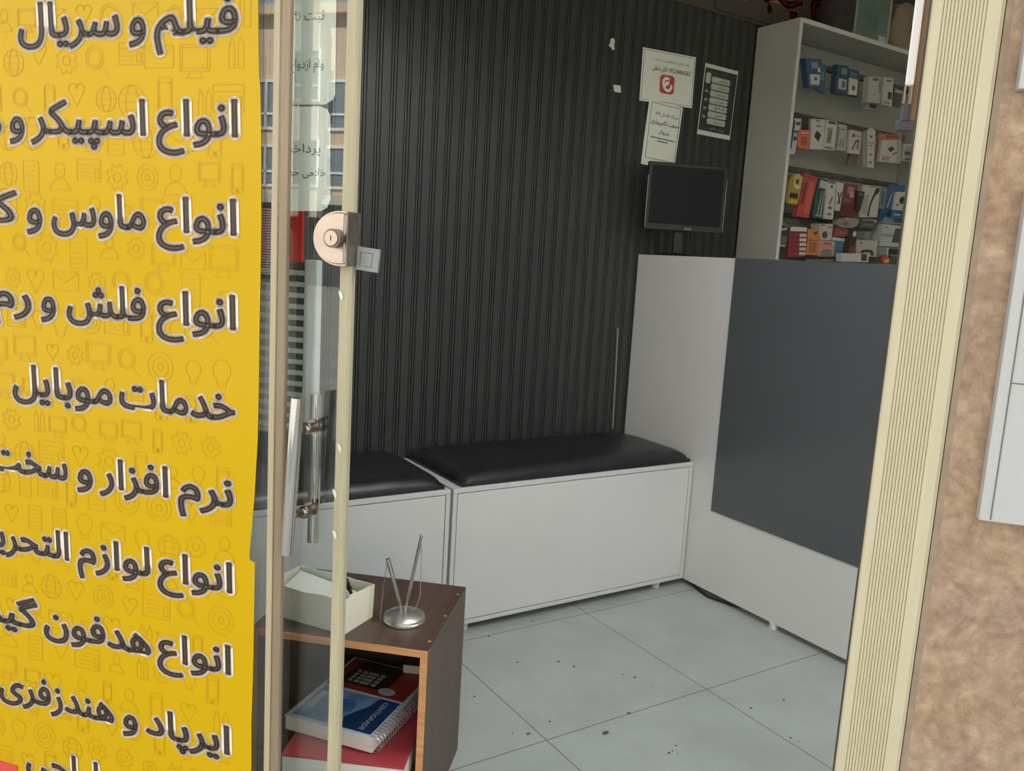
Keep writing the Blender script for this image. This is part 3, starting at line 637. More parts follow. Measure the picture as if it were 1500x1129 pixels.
# ================================================================== DISPLAY SHELF WITH PACKETS
XC, YF = 2.978, 2.525; XE = 4.14
cb = thing('display_cabinet', 'tall white open display cabinet with packet rails behind the counter', 'cabinet', (0, 0, 0))
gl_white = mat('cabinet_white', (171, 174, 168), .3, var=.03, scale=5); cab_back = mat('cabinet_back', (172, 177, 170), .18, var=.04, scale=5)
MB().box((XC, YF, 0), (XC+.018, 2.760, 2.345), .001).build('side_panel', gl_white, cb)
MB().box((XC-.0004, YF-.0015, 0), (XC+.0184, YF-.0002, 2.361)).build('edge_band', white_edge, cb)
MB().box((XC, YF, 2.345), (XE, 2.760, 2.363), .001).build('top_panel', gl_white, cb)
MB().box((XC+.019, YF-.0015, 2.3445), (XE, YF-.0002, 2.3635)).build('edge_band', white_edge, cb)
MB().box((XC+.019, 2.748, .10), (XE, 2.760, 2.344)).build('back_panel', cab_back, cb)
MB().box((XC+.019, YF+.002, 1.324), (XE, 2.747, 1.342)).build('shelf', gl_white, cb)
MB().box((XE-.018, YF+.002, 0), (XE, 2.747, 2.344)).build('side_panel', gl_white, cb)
rail_m = mat('rail_grey', (112, 112, 106), .5, .3)
RAILS = [2.262, 2.022, 1.775, 1.56]
for z in RAILS: MB().box((XC+.02, 2.728, z-.012), (XE-.019, 2.747, z+.012), .002).build('rail', rail_m, cb)
def packet(name, label, quad, base, Y=2.60, th=.012, feats=(), cat='packet', group=None, rail=None, rnd=0.0, hook=True, mb_extra=None):
    a, b, c, d = [on(*q, 1, Y) for q in quad]           # tl, tr, br, bl
    if group == g4:
        for p in (c, d): p.z = max(p.z, 1.3425)
    o = (a+b+c+d)/4; t = thing(name, label, cat, o, 0, group)
    a, b, c, d = a-o, b-o, c-o, d-o
    uv = lambda u, v: (a*(1-u)+b*u)*(1-v)+(d*(1-u)+c*u)*v
    P = [uv(u, v) for u, v in (rrect(0, 0, 1, 1, rnd, 5) if rnd else ((0, 0), (1, 0), (1, 1), (0, 1)))]
    mb = MB(); mb.prism(P, (0, th, 0)); mb.build('pack', cmat(base), t)
    lay = 0
    for nm, col, pts in feats:
        lay += 1
        if len(pts) == 4 and not isinstance(pts[0], tuple): u0, v0, u1, v1 = pts; pts = rrect(u0, v0, u1, v1, min(abs(u1-u0), abs(v1-v0))*.12, 2)
        mb = MB(); mb.prism([uv(u, v)+Vector((0, -.0005*lay, 0)) for u, v in pts], (0, -.0012, 0)); mb.build(nm, cmat(col), t)
    if rail is not None and hook:
        m_ = o+uv(.5, .03); z = RAILS[rail]
        mb = MB(); mb.tube([(m_.x, 2.735, z), (m_.x, 2.70, z), (m_.x, Y+th+.012, m_.z), (m_.x, Y+th+.0004, m_.z)], .0018, 6); mb.build('peg_hook', steel, cb, True)
    return t
def ell(cx, cz, rx, rz, n=16): return [(cx+rx*math.cos(2*PI*k/n), cz+rz*math.sin(2*PI*k/n)) for k in range(n)]
g1, g2, g3, g4 = 'packets on the top rail', 'packets on the second rail', 'packets on the third rail', 'goods on the bottom of the display cabinet'
WHT, GRY, DRK, BLU = (204, 208, 202), (150, 154, 150), (52, 54, 54), (48, 88, 132)
# top rail
packet('memory_pack', 'blue and white blister pack nearest the cabinet side on top rail', [(1180, 85), (1204, 87), (1201, 128.5), (1184.5, 128)], (52, 92, 136), 2.58, .03,
       [('white_band', (196, 202, 200), (.18, .54, .92, .90)), ('chip', (92, 96, 96), (.50, .64, .70, .74)), ('print', (120, 150, 176), (.30, .12, .75, .34)), ('print', (220, 224, 222), (.74, .30, .90, .46))], group=g1, rail=0)
packet('memory_pack', 'blue pack half hidden behind the first blue pack on top rail', [(1199, 92), (1211, 95), (1207, 137), (1196, 130)], (70, 108, 134), 2.625, .012, [('print', (120, 148, 160), (.3, .3, .8, .6))], group=g1, rail=0, hook=False)
packet('memory_pack', 'dark blue pack with pale label, second cluster left on top rail', [(1227, 94), (1243, 97), (1241, 139), (1223, 135)], (48, 76, 108), 2.585, .028,
       [('label', (178, 188, 186), (.2, .48, .85, .85)), ('window', (96, 108, 116), (.48, .55, .75, .80)), ('print', (120, 140, 160), (.35, .10, .85, .32))], group=g1, rail=0)
packet('memory_pack', 'blue pack behind the white card on top rail', [(1241, 99), (1259, 104), (1256, 142.5), (1240, 140)], (54, 86, 116), 2.62, .012, [('print', (90, 122, 150), (.2, .1, .8, .3))], group=g1, rail=0)
packet('memory_pack', 'small white card with tiny black chip on top rail', [(1244.5, 113.5), (1257, 117), (1255, 139.5), (1243, 138)], WHT, 2.59, .006, [('chip', (70, 72, 72), (.36, .45, .66, .72))], group=g1, rail=0, hook=False)
packet('cable_pack', 'plain pale tall pack, fourth along the top rail', [(1273.5, 111.5), (1291, 113.5), (1289, 151.5), (1270.5, 149.5)], (186, 190, 182), 2.585, .03,
       [('print', (130, 136, 132), (.3, .04, .75, .16)), ('print', (140, 146, 142), (.35, .66, .6, .70)), ('edge', (146, 150, 146), (.84, .1, .97, .6))], group=g1, rail=0)
packet('cable_pack', 'dark and white pack peeping below the plain pale tall pack', [(1269.5, 149), (1287, 154), (1285, 161), (1267, 159)], (170, 174, 168), 2.625, .02, [('window', (72, 72, 70), (.30, .15, .85, .8))], group=g1, rail=0, hook=False)
packet('adapter_pack', 'white pack with dark square adapter picture on top rail', [(1294.5, 112.5), (1309, 115.5), (1306.5, 156), (1291.5, 153)], (200, 202, 196), 2.585, .02,
       [('picture', (72, 70, 68), (.52, .50, .88, .76)), ('print', (96, 96, 94), (.3, .08, .8, .13)), ('print', (150, 148, 144), (.1, .86, .7, .94))], group=g1, rail=0)
packet('adapter_pack', 'dark grey pack beside the hanging lamp on top rail', [(1310, 130), (1322, 133), (1319, 157), (1307.5, 154.5)], (84, 84, 82), 2.60, .015, [('header', (176, 178, 174), (.05, .0, 1, .2))], group=g1, rail=0)
# second rail
packet('cable_pack', 'narrow white and blue pack next to cabinet side on second rail', [(1164, 173), (1174.5, 174), (1164, 226.5), (1156, 226)], (196, 204, 206), 2.58, .02,
       [('print', (58, 82, 112), (.3, .10, .9, .18)), ('print', (70, 92, 128), (.25, .34, .85, .40)), ('emblem', (60, 66, 70), ell(.5, .56, .25, .06)), ('side', (56, 76, 76), (-.12, .06, .12, .85))], group=g2, rail=1)
packet('earphone_pack', 'orange rounded pack with black hang tab on second rail', [(1169.5, 189), (1187.5, 190), (1186.5, 218.5), (1168, 217.5)], (222, 108, 62), 2.575, .02,
       [('tab', (44, 44, 44), ((.30, -.62), (.72, -.62), (.80, -.5), (.76, .02), (.26, .02), (.24, -.5))), ('picture', (170, 84, 52), (.28, .40, .72, .80)), ('print', (240, 170, 130), (.2, .14, .8, .22)), ('print', (60, 60, 60), (.36, -.36, .66, -.28))], group=g2, rail=1, rnd=.22)
packet('adapter_pack', 'square white pack with black diamond gadget picture on second rail', [(1189, 174), (1208.5, 175), (1206, 219), (1185.5, 218)], (204, 204, 194), 2.59, .015,
       [('picture', (46, 48, 48), ((.45, .38), (.78, .52), (.60, .74), (.28, .58))), ('print', (130, 132, 128), (.38, .20, .72, .26)), ('slot', (110, 110, 100), (.3, .04, .6, .08))], group=g2, rail=1)
packet('cable_pack', 'white pack with green product picture on second rail', [(1210.5, 175), (1226.5, 178), (1222, 221), (1205.5, 218.5)], (202, 206, 196), 2.588, .015,
       [('picture', (140, 156, 116), (.22, .25, .62, .78)), ('product', (88, 100, 74), ((.42, .42), (.54, .30), (.50, .66), (.32, .76))), ('print', (80, 82, 80), (.2, .03, .85, .12)), ('print', (110, 112, 110), (.1, .90, .8, .95))], group=g2, rail=1)
packet('pen_pack', 'white pack with two thin dark tips on second rail', [(1229, 181), (1241, 184), (1238, 221), (1224, 219)], (186, 192, 188), 2.59, .02,
       [('picture', (70, 72, 74), ((.38, .55), (.44, .55), (.40, .88), (.34, .88))), ('picture', (70, 72, 74), ((.66, .52), (.72, .52), (.68, .88), (.62, .88))), ('print', (130, 138, 136), (.3, .16, .8, .22)), ('side', (132, 140, 138), (-.05, .12, .12, .95))], group=g2, rail=1)
packet('cable_pack', 'white pack with black bent cable picture on second rail', [(1246, 190), (1262, 193), (1259, 226), (1242, 223.5)], (206, 204, 198), 2.585, .012,
       [('cable', (64, 64, 64), ((.28, .84), (.55, .42), (.82, .36), (.80, .80), (.72, .80), (.74, .44), (.58, .50), (.36, .86))), ('emblem', (120, 96, 88), ell(.3, .22, .12, .09)), ('print', (130, 126, 120), (.46, .2, .9, .24))], group=g2, rail=1)
packet('cable_pack', 'bundle of brown cords hanging below the bent cable pack', [(1246, 225), (1258, 227), (1254, 243), (1240, 241)], (120, 100, 86), 2.62, .01,
       [('cord', (150, 132, 116), (.05+.24*k, .0, .17+.24*k, 1.0)) for k in range(4)], group=g2, rail=1, hook=False)
packet('cable_pack', 'long narrow white pack with pointed top on second rail', [(1269.5, 191), (1282.5, 193), (1279.5, 246.5), (1269, 244)], (208, 208, 200), 2.578, .02,
       [('point', (208, 208, 200), ((0, .0), (.35, -.08), (.75, -.06), (1, .0))), ('print', (110, 110, 104), (.35, .12, .65, .18)), ('print', (130, 128, 120), (.25, .30, .85, .33)), ('print', (130, 128, 120), (.3, .38, .7, .41)), ('print', (120, 104, 96), (.3, .62, .7, .66)), ('print', (90, 84, 80), (.35, .84, .65, .88)), ('side', (150, 152, 146), (-.16, .02, .0, .98))], group=g2, rail=1)
packet('cable_pack', 'orange pack behind a square white pack on second rail', [(1288, 195), (1322, 198), (1318, 236), (1286, 233)], (206, 122, 76), 2.605, .01, [('print', (170, 92, 56), (.3, .05, .8, .14))], group=g2, rail=1)
packet('adapter_pack', 'square white pack with black plug picture on orange backing', [(1292.5, 205), (1319.5, 205), (1319, 239.5), (1287.5, 236.5)], (204, 206, 198), 2.5905, .014,
       [('picture', (64, 66, 68), ((.34, .38), (.54, .28), (.68, .40), (.48, .54))), ('cord', (96, 100, 104), ((.56, .60), (.80, .50), (.84, .54), (.60, .66))), ('print', (190, 150, 130), (.1, .74, .45, .94)), ('side', (176, 180, 174), (.82, .0, .99, .99))], group=g2, rail=1, hook=False)
packet('mouse_pack', 'pale blue pack with oval dark mouse by jamb on second rail', [(1323.5, 211), (1346, 209), (1343, 237), (1322.5, 235)], (190, 198, 200), 2.58, .02,
       [('bubble', (156, 170, 176), ell(.5, .5, .44, .36)), ('mouse', (70, 78, 86), (.10, .46, .80, .66)), ('base', (96, 106, 112), (.1, .84, .9, .94))], group=g2, rail=1)
# third rail
packet('mouse_pack', 'yellow rounded blister pack next to cabinet side on third rail', [(1158.5, 256), (1176.5, 257), (1169, 301), (1149.5, 297)], (168, 146, 52), 2.575, .03,
       [('card', (200, 184, 84), ((.30, .02), (.62, -.06), (1.0, .06), (.98, .45), (.32, .40))), ('print', (60, 56, 44), (.5, .14, .72, .30)), ('print', (220, 214, 170), (.5, .36, .82, .46)), ('gadget', (40, 38, 34), (.22, .62, .82, .78)), ('band', (224, 184, 30), (.25, .84, .85, .97))], group=g3, rail=2, rnd=.22)
packet('charger_pack', 'long red blister pack on third rail', [(1179, 253), (1198, 260), (1184.5, 319.5), (1166.5, 317)], (196, 66, 56), 2.58, .025,
       [('bubble', (214, 92, 76), (.45, .15, .85, .9)), ('print', (130, 40, 40), (.15, .2, .3, .7)), ('tab', (176, 52, 48), (.3, .03, .7, .1))], group=g3, rail=2)
packet('cable_pack', 'dark teal pack with pale coiled cable on third rail', [(1199, 260), (1213, 264), (1208, 320), (1190, 318)], (40, 92, 92), 2.588, .02,
       [('window', (60, 76, 74), (.18, .26, .80, .95)), ('header', (188, 194, 190), (.20, .05, 1.0, .24)), ('cable', (158, 186, 178), ((.30, .93), (.48, .3), (.54, .3), (.38, .93))), ('cable', (158, 186, 178), ((.55, .93), (.68, .3), (.74, .3), (.64, .93))), ('frame', (130, 170, 164), (.16, .93, .72, .97))], group=g3, rail=2)
packet('cable_pack', 'tall white pack with thin black cable picture on third rail', [(1212.5, 268.5), (1224.5, 270), (1220, 321.5), (1208, 320)], (206, 208, 202), 2.578, .016,
       [('cable', (44, 46, 48), ((.36, .56), (.70, .34), (.76, .36), (.42, .60))), ('coil', (120, 122, 120), ell(.5, .68, .24, .05)), ('print', (90, 92, 90), (.36, .04, .6, .12)), ('print', (130, 132, 130), (.2, .82, .7, .9))], group=g3, rail=2)
packet('cable_pack', 'shorter white pack with crossed black lines on third rail', [(1226, 267), (1236.5, 268.5), (1230, 309), (1223, 308)], (204, 206, 200), 2.585, .014,
       [('cable', (60, 60, 60), ((.2, .35), (.35, .33), (.85, .72), (.7, .75))), ('cable', (60, 60, 60), ((.75, .30), (.9, .32), (.4, .80), (.25, .78)))], group=g3, rail=2)
packet('toy_pack', 'brown red pack with pale figures on third rail', [(1236.5, 269), (1256.5, 270.5), (1253, 318), (1231, 315)], (122, 62, 56), 2.588, .014,
       [('print', (176, 120, 104), (.25, .08, .75, .30)), ('print', (190, 160, 148), (.45, .22, .75, .42)), ('print', (150, 96, 88), (.1, .46, .6, .56)), ('band', (112, 40, 44), (.05, .60, .95, .95))], group=g3, rail=2)
packet('earphone_pack', 'narrow black pack between brown red and white on third rail', [(1256, 279), (1267, 281), (1260, 308), (1254, 307)], (48, 46, 46), 2.575, .02, [('print', (120, 116, 112), (.25, .1, .75, .22))], group=g3, rail=2)
packet('cable_pack', 'large white pack with curved black microphone cable on third rail', [(1266, 271), (1290, 272.5), (1285, 318), (1260, 318)], (198, 200, 194), 2.585, .012,
       [('cable', (56, 58, 58), ((.38, .98), (.44, .60), (.56, .36), (.66, .22), (.76, .26), (.64, .42), (.52, .64), (.48, .98))), ('plug', (48, 50, 50), ((.62, .30), (.70, .10), (.92, .06), (.94, .16), (.80, .28))), ('bubble', (168, 170, 166), (.04, .3, .34, .9)), ('header', (130, 132, 128), (.34, .02, .9, .06))], group=g3, rail=2)
packet('cable_pack', 'pale teal narrow pack left of the blue pack on third rail', [(1290, 273), (1300, 274.5), (1295, 306), (1287.5, 305)], (116, 140, 142), 2.60, .012, [('print', (80, 106, 112), (.3, .2, .7, .8))], group=g3, rail=2)
packet('camera_pack', 'blue pack with white lower stripe on third rail', [(1302, 270.5), (1326, 272), (1322, 321), (1287.5, 320)], (52, 96, 156), 2.605, .02,
       [('stripe', (170, 190, 208), ((.28, .26), (.33, .26), (.24, .66), (.18, .66))), ('panel', (46, 76, 120), (.05, .70, .5, .98))], group=g3, rail=2)
packet('camera_pack', 'white card with black camera picture over blue pack', [(1313, 281), (1331, 281), (1328, 309), (1308, 307.5)], (204, 208, 206), 2.5945, .01,
       [('picture', (58, 60, 64), ((.32, .42), (.50, .24), (.72, .32), (.66, .62), (.44, .66))), ('photo', (106, 100, 98), (.72, .46, 1.0, .98)), ('lens', (40, 40, 42), ell(.24, .72, .06, .06))], group=g3, rail=2, hook=False)
packet('camera_pack', 'bright blue label strip below the camera card', [(1307, 309), (1323, 309.5), (1321.5, 320), (1305, 319)], (34, 98, 170), 2.582, .008, [('print', (180, 204, 226), (.2, .4, .8, .6))], group=g3, rail=2, hook=False)
# bottom shelf and fourth rail
packet('cable_pack', 'black pack with grey script nearest the cabinet side at bottom', [(1140, 330), (1155.5, 332), (1152.5, 364), (1137, 363)], (46, 52, 56), 2.57, .02,
       [('script', (170, 178, 182), ((.3, .12), (.85, .04), (.8, .16), (.3, .22))), ('window', (96, 104, 110), (.2, .45, .85, .8)), ('print', (190, 190, 186), (.3, .84, .8, .92))], group=g4, rail=3)
packet('lighter_strip', 'red and white hanging strip of small packs at bottom', [(1157, 332), (1182, 333), (1180, 376), (1154.5, 376)], (150, 46, 54), 2.565, .02,
       [('header', (214, 208, 204), (.05, .0, .98, .14))]+[('label', (208, 200, 196), (.58, .22+.155*k, .97, .32+.155*k)) for k in range(5)]+[('gap', (70, 34, 38), (.02, .18+.155*k, .55, .195+.155*k)) for k in range(5)], group=g4, rail=3)
packet('cable_pack', 'orange pack standing beside the red and white strip', [(1184, 335), (1200.5, 336), (1198, 374), (1181, 373)], (214, 132, 56), 2.575, .02,
       [('logo', (110, 60, 30), ((.45, .14), (.75, .06), (.85, .16), (.6, .24))), ('line', (170, 92, 40), (.05, .42, .95, .45)), ('print', (180, 100, 50), (.2, .5, .4, .9)), ('print', (180, 100, 50), (.5, .5, .75, .9))], group=g4, rail=3)
packet('gadget_box', 'upright white box with brown round picture at bottom', [(1200.5, 327.5), (1220.5, 328), (1218, 352), (1200.5, 351.5)], (196, 194, 184), 2.60, .05,
       [('picture', (92, 78, 68), ell(.40, .68, .22, .22)), ('print', (110, 108, 102), (.12, .06, .40, .14)), ('print', (110, 108, 102), (.6, .16, .95, .22))], cat='box', group=g4)
packet('gadget_box', 'pink and grey low box below the upright white box', [(1199, 352), (1222.5, 353), (1221.5, 376), (1198, 375.5)], (214, 150, 138), 2.585, .06,
       [('print', (190, 92, 96), (.35, .12, .8, .26)), ('picture', (128, 132, 126), ((.12, .95), (.2, .62), (.5, .5), (.8, .62), (.9, .95))), ('side', (190, 182, 172), (.78, .04, .98, .3))], cat='box', group=g4)
packet('gadget_box', 'blue box with white lid edge at bottom', [(1219, 347), (1240.5, 350), (1239, 375), (1220.5, 374.5)], (76, 124, 166), 2.60, .06, [('lid', (206, 212, 212), (.0, .0, 1.0, .16))], cat='box', group=g4)
packet('speaker', 'beige rounded clear dome blister at bottom under brown red pack', [(1228, 318.5), (1260, 319), (1256, 334), (1226, 333)], (150, 140, 124), 2.585, .03,
       [('shade', (118, 106, 92), ell(.4, .6, .12, .22)), ('glint', (214, 214, 206), ell(.4, .1, .05, .08))], group=g4, rail=3, rnd=.35)
packet('gadget_box', 'small dull red box under the beige dome blister', [(1224, 333.5), (1243, 335), (1242, 347.5), (1221, 346.5)], (158, 78, 70), 2.605, .04, [('print', (180, 110, 100), (.3, .4, .7, .6))], cat='box', group=g4, rail=3, hook=True)
packet('dark_bottle', 'dark bottle shape with white cap among the bottom goods', [(1246, 345), (1254, 346), (1252, 376), (1240.5, 375)], (58, 46, 46), 2.57, .03,
       [('cap', (210, 208, 202), ell(.65, -.10, .32, .13)), ('label', (132, 52, 56), (.1, .5, .95, .85))], cat='bottle', group=g4, rnd=.2)
packet('dock', 'dark grey gadget with silver lip above the arch box', [(1262, 320.5), (1287, 321), (1283, 336), (1257.5, 334)], (74, 78, 78), 2.59, .03, [('lip', (156, 160, 158), (.05, .02, .75, .14)), ('knob', (196, 196, 190), ell(.82, .2, .07, .12)), ('strip', (110, 116, 116), (.15, .5, .8, .75))], cat='gadget', group=g4, rail=3)
packet('dock', 'grey plain gadget box just above the arch box', [(1257, 338), (1276, 338.5), (1275, 351), (1254, 350.5)], (104, 110, 112), 2.60, .04, [('face', (124, 130, 132), (.5, .1, .9, .9))], cat='gadget', group=g4, rail=3)
packet('gadget_box', 'white box with dark arch handset picture at bottom', [(1255, 351), (1285.5, 352), (1284, 376), (1254, 376)], (180, 186, 184), 2.58, .06,
       [('arch', (54, 58, 60), ((.16, .92), (.24, .62), (.5, .55), (.78, .62), (.86, .92), (.72, .92), (.66, .74), (.36, .74), (.30, .92))), ('print', (110, 116, 116), ell(.2, .18, .07, .07))], cat='box', group=g4)
packet('router_box', 'flat teal and dark box atop the router box', [(1296, 317.5), (1331, 319), (1330, 329), (1294, 327.5)], (130, 152, 154), 2.60, .05, [('panel', (72, 80, 82), (.42, .2, .98, .8))], cat='box', group=g4, rail=3)
packet('router_box', 'large white and blue box with dark device picture at right', [(1293, 328), (1329.5, 331.5), (1325.5, 362.5), (1288.5, 360)], (188, 200, 200), 2.585, .06,
       [('device', (76, 84, 92), ((.52, .16), (.95, .10), (.88, .82), (.44, .80))), ('band', (140, 168, 168), (.0, .42, .45, .56)), ('print', (110, 120, 120), (.12, .1, .2, .16))], cat='box', group=g4, rail=3)
packet('router_box', 'flat teal and black box under the large router box', [(1286.5, 361), (1327, 363.5), (1326, 376.5), (1285, 375.5)], (128, 158, 154), 2.59, .06, [('panel', (52, 58, 60), (.38, .15, .98, .75)), ('edge', (206, 212, 208), (.30, .05, .36, .95))], cat='box', group=g4)
packet('gadget_box', 'long white box lying in front with dark corner picture', [(1232.5, 371), (1272.5, 371), (1272, 384), (1232, 383)], (200, 206, 202), 2.545, .03, [('picture', (64, 62, 66), (.72, .08, .92, .85)), ('print', (150, 156, 154), (.3, .8, .5, .88))], cat='box', group=g4)
packet('gadget_box', 'dark grey low box in the right corner of the display', [(1304, 374), (1320, 374.5), (1319, 386), (1303, 385.5)], (72, 80, 84), 2.55, .03, [('edge', (110, 118, 120), (.05, .05, .95, .18))], cat='box', group=g4)
c = on(1295, 379.5, 1, 2.555); t = thing('ball', 'small red and yellow ball in front of the bottom goods', 'ball', c, 0, g4)
MB().ball((0, 0, 0), .0225, (1, 1, 1), 18).build('shell', cmat((206, 70, 56)), t, True); MB().ball((.003, -.004, -.006), .0215, (1, 1, .8), 18).build('yellow_half', cmat((228, 186, 70)), t, True)
for k, (p, q) in enumerate((((1182, 376), (1202, 380)), ((1190, 379), (1213, 376)), ((1205, 378), (1222, 372)))):
    a, b = on(*p, 1, 2.55+.006*k), on(*q, 1, 2.55+.006*k); a.z = b.z = 1.3475+.004*k; mb = MB(); mb.cyl(a, b, .005, 10)
    tag(mb.build('pen', mat('pen_metal', (150, 154, 154), .3, .7), None, True), ('silver pen lying leftmost along the bottom display edge', 'silver pen lying between two others along the display edge', 'silver pen lying nearest the blue box along display edge')[k], 'pen', 'pens lying on the bottom shelf')
# on top of the cabinet
bx = on(1246, 47, 1, 2.60); bx2 = on(1300, 62, 1, 2.60)
t = thing('storage_box', 'pale teal picture box standing on top of the display cabinet', 'box', (bx.x, 2.585, 2.3635))
w = bx2.x-bx.x-.02; mb = MB(); mb.box((0, 0, 0), (w, .12, .25), .003); mb.build('carton', mat('teal_carton', (112, 130, 122), .5, var=.15, scale=9), t)
mb = MB(); mb.box((w-.075, -.0012, .018), (w-.02, .0002, .052)); mb.build('label', cmat((196, 200, 192)), t)
mb = MB(); mb.box((.03, -.001, .06), (w-.09, .0002, .20), .0); mb.build('picture', mat('picture_teal', (98, 124, 118), .5, var=.22, scale=14), t)
mb = MB(); mb.box((w-.012, -.0015, 0), (w, .0, .25)); mb.box((0, -.0015, 0), (.008, .0, .25)); mb.box((.0, -.0015, 0), (w, .0, .008)); mb.build('edge_trim', cmat((170, 184, 172)), t)
def bag(name, label, x0, x1, h, col, seed):
    mb = MB(); bm = bmesh.new(); bmesh.ops.create_uvsphere(bm, u_segments=20, v_segments=14, radius=1); rr = random.Random(seed)
    ph = [rr.uniform(0, 6) for _ in range(6)]
    for v in bm.verts:
        p = v.co.copy(); k = 1+.10*math.sin(4*p.x+ph[0])*math.cos(3*p.z+ph[1])+.06*math.sin(9*p.y+ph[2]+5*p.z)
        v.co = Vector((p.x*(x1-x0)/2*k, p.y*.085*k, max(-.5, p.z)*h/1.5*k+h/3))
    mn = min(v.co.z for v in bm.verts)
    for v in bm.verts: v.co.z -= mn
    mb.add(bm); t = thing(name, label, 'bag', ((x0+x1)/2, 2.645, 2.3635)); mb.build('body', col, t, True); return t, h
dkbag = mat('dark_bag', (58, 52, 52), .7, var=.25, scale=12)
t, h = bag('dark_bag', 'dark brown bag on the cabinet top left of the teal box', 3.29, 3.405, .24, dkbag, 3)
MB().tube([(-.04, -.04, h*.7), (-.03, -.07, h+.05), (.03, -.07, h+.05), (.04, -.04, h*.7)], .006).build('strap', dkbag, t, True)
cr = mat('cream_bag', (148, 136, 118), .7, var=.2, scale=10)
t, h = bag('cream_bag', 'beige grey bag with dark cord on the cabinet top right of the teal box', 3.74, 3.98, .25, cr, 8)
MB().tube([(.02, -.08, .24), (-.04, -.10, .17), (-.07, -.10, .11), (-.06, -.10, .06)], .004).build('cord', black_pl, t, True)
# hanging light
lt = thing('batten_light', 'slim white tube light on a brown board hanging beside the jamb', 'lamp', FP(.90, .378, 2.95), FROT)
p0 = onf(1327, 152, .37); p1 = onf(1345, 190, .378); pj = onf(1346, 0, .378)
MB().box((-.021, .0, p1.z-2.95), (.045, .012, 0), .001).build('back_board', mat('brown_board', (150, 128, 102), .6, var=.06, stretch=(8, 8, 1)), lt)
MB().box((-.030, -.012, p0.z+.03-2.95), (-.017, .0, -.01), .003).build('tube', emit_mat('tube_glow', (1, 1, .97, 1), .16), lt)
mb = MB(); mb.box((-.031, -.011, p0.z-2.95), (-.028, -.002, p0.z+.03-2.95)); mb.box((-.021, -.011, p0.z-2.95), (-.018, -.002, p0.z+.03-2.95)); mb.build('end_prong', steel, lt)
mb = MB(); mb.box((-.030, -.008, p0.z-.028-2.95), (-.018, .010, p0.z-2.95), .002); mb.box((-.036, -.006, p0.z-.044-2.95), (.010, .010, p0.z-.026-2.95), .003); mb.build('end_cap', mat('grey_cap', (88, 90, 96), .6), lt)

# ================================================================== WOODEN SIDE UNIT
SR = math.radians(-42); so = Vector((.768, 1.459, 0)); ax = Vector((math.cos(SR), math.sin(SR), 0)); ay = Vector((-math.sin(SR), math.cos(SR), 0))
su = thing('side_table', 'dark walnut open side cabinet standing behind the glass door', 'side table', so, SR)
WD, DP, HT, T = .40, .362, .447, .016
MB().box((-WD, .0006, HT-T), (0, DP, HT), .0008).build('top', walnut_x, su)
MB().box((-T, .0006, 0), (0, DP, HT-T-.0003), .0008).build('side_panel', walnut_z, su)
MB().box((-WD, .0006, 0), (-WD+T, DP, HT-T-.0003), .0008).build('side_panel', walnut_z, su)
MB().box((-WD+T+.0005, .01, .14), (-T-.0005, DP-.005, .156), .0008).build('shelf', walnut_x, su)
MB().box((-WD+T+.0005, .01, .02), (-T-.0005, DP-.005, .036), .0008).build('bottom_panel', walnut_x, su)
MB().box((-WD+T+.0005, DP-.004, .0), (-T-.0005, DP, HT-T-.0005)).build('back_panel', walnut_z, su)
MB().box((-WD, -.0012, HT-T), (0, .0005, HT), .0003).build('edge_band', edge_wood, su)
MB().box((-T, -.0012, 0), (0, .0005, HT-T-.0003), .0003).build('edge_band', edge_wood, su)
MB().box((-WD, -.0012, 0), (-WD+T, .0005, HT-T-.0003), .0003).build('edge_band', edge_wood, su)
for fy in (.045, .18, .31): MB().cyl((-.0085, fy, HT-.0002), (-.0085, fy, HT+.0006), .0042, 12).build('screw_cap', mat('tan_cap', (176, 138, 104), .5), su)
def tol(p): d = p-so; return Vector((d.dot(ax), d.dot(ay), d.z))

# paper box
b0, b1, b2 = Vector((.638, 1.605, HT)), Vector((.729, 1.664, HT)), Vector((.528, 1.775, HT))
ang = math.atan2((b1-b0).y, (b1-b0).x); L1 = (b1-b0).length; L2 = .215
bx = thing('paper_box', 'open cream cardboard box on the walnut side cabinet', 'box', b0+Vector((0, 0, .0002)), ang)
cream = mat('cream_card', (226, 222, 200), .75, var=.03, scale=8); hb = .078; k = .0022
mb = MB(); mb.box((0, 0, 0), (L1, L2, k)); mb.box((0, 0, k), (k, L2, hb)); mb.box((L1-k, 0, k), (L1, L2, hb)); mb.box((k, 0, k), (L1-k, k, hb)); mb.box((k, L2-k, k), (L1-k, L2, hb))
bmesh.ops.subdivide_edges(mb.bm, edges=mb.bm.edges[:], cuts=3, use_grid_fill=True)
for v in mb.bm.verts:
    if v.co.z > .01: q = v.co.z/hb; v.co.x += (v.co.x/L1-.5)*.010*q; v.co.z += .003*math.sin(31*v.co.x+40*v.co.y)*q; v.co.y += .003*math.sin(50*v.co.x)*q*(v.co.y/L2)
mb.build('carton', cream, bx, True)
mb = MB(); mb.prism([Vector((.006, .02, .030)), Vector((L1-.006, .03, .052)), Vector((L1-.008, .20, .070)), Vector((.008, .19, .050))], (0, 0, .001))
tag(mb.build('paper_sheet', paper, None, loc=b0+Vector((0, 0, .0002)), rotz=ang), 'crumpled white paper sheet inside the cream box', 'paper')
mb = MB(); mb.cyl((L1-.028, .045, .066), (L1-.008, .075, .082), .006, 12); mb.cyl((L1-.034, .037, .061), (L1-.028, .045, .066), .004, 10)
tag(mb.build('marker', black_pl, None, True, loc=b0+Vector((0, 0, .0002)), rotz=ang), 'black marker end sticking out of the cream box', 'marker')

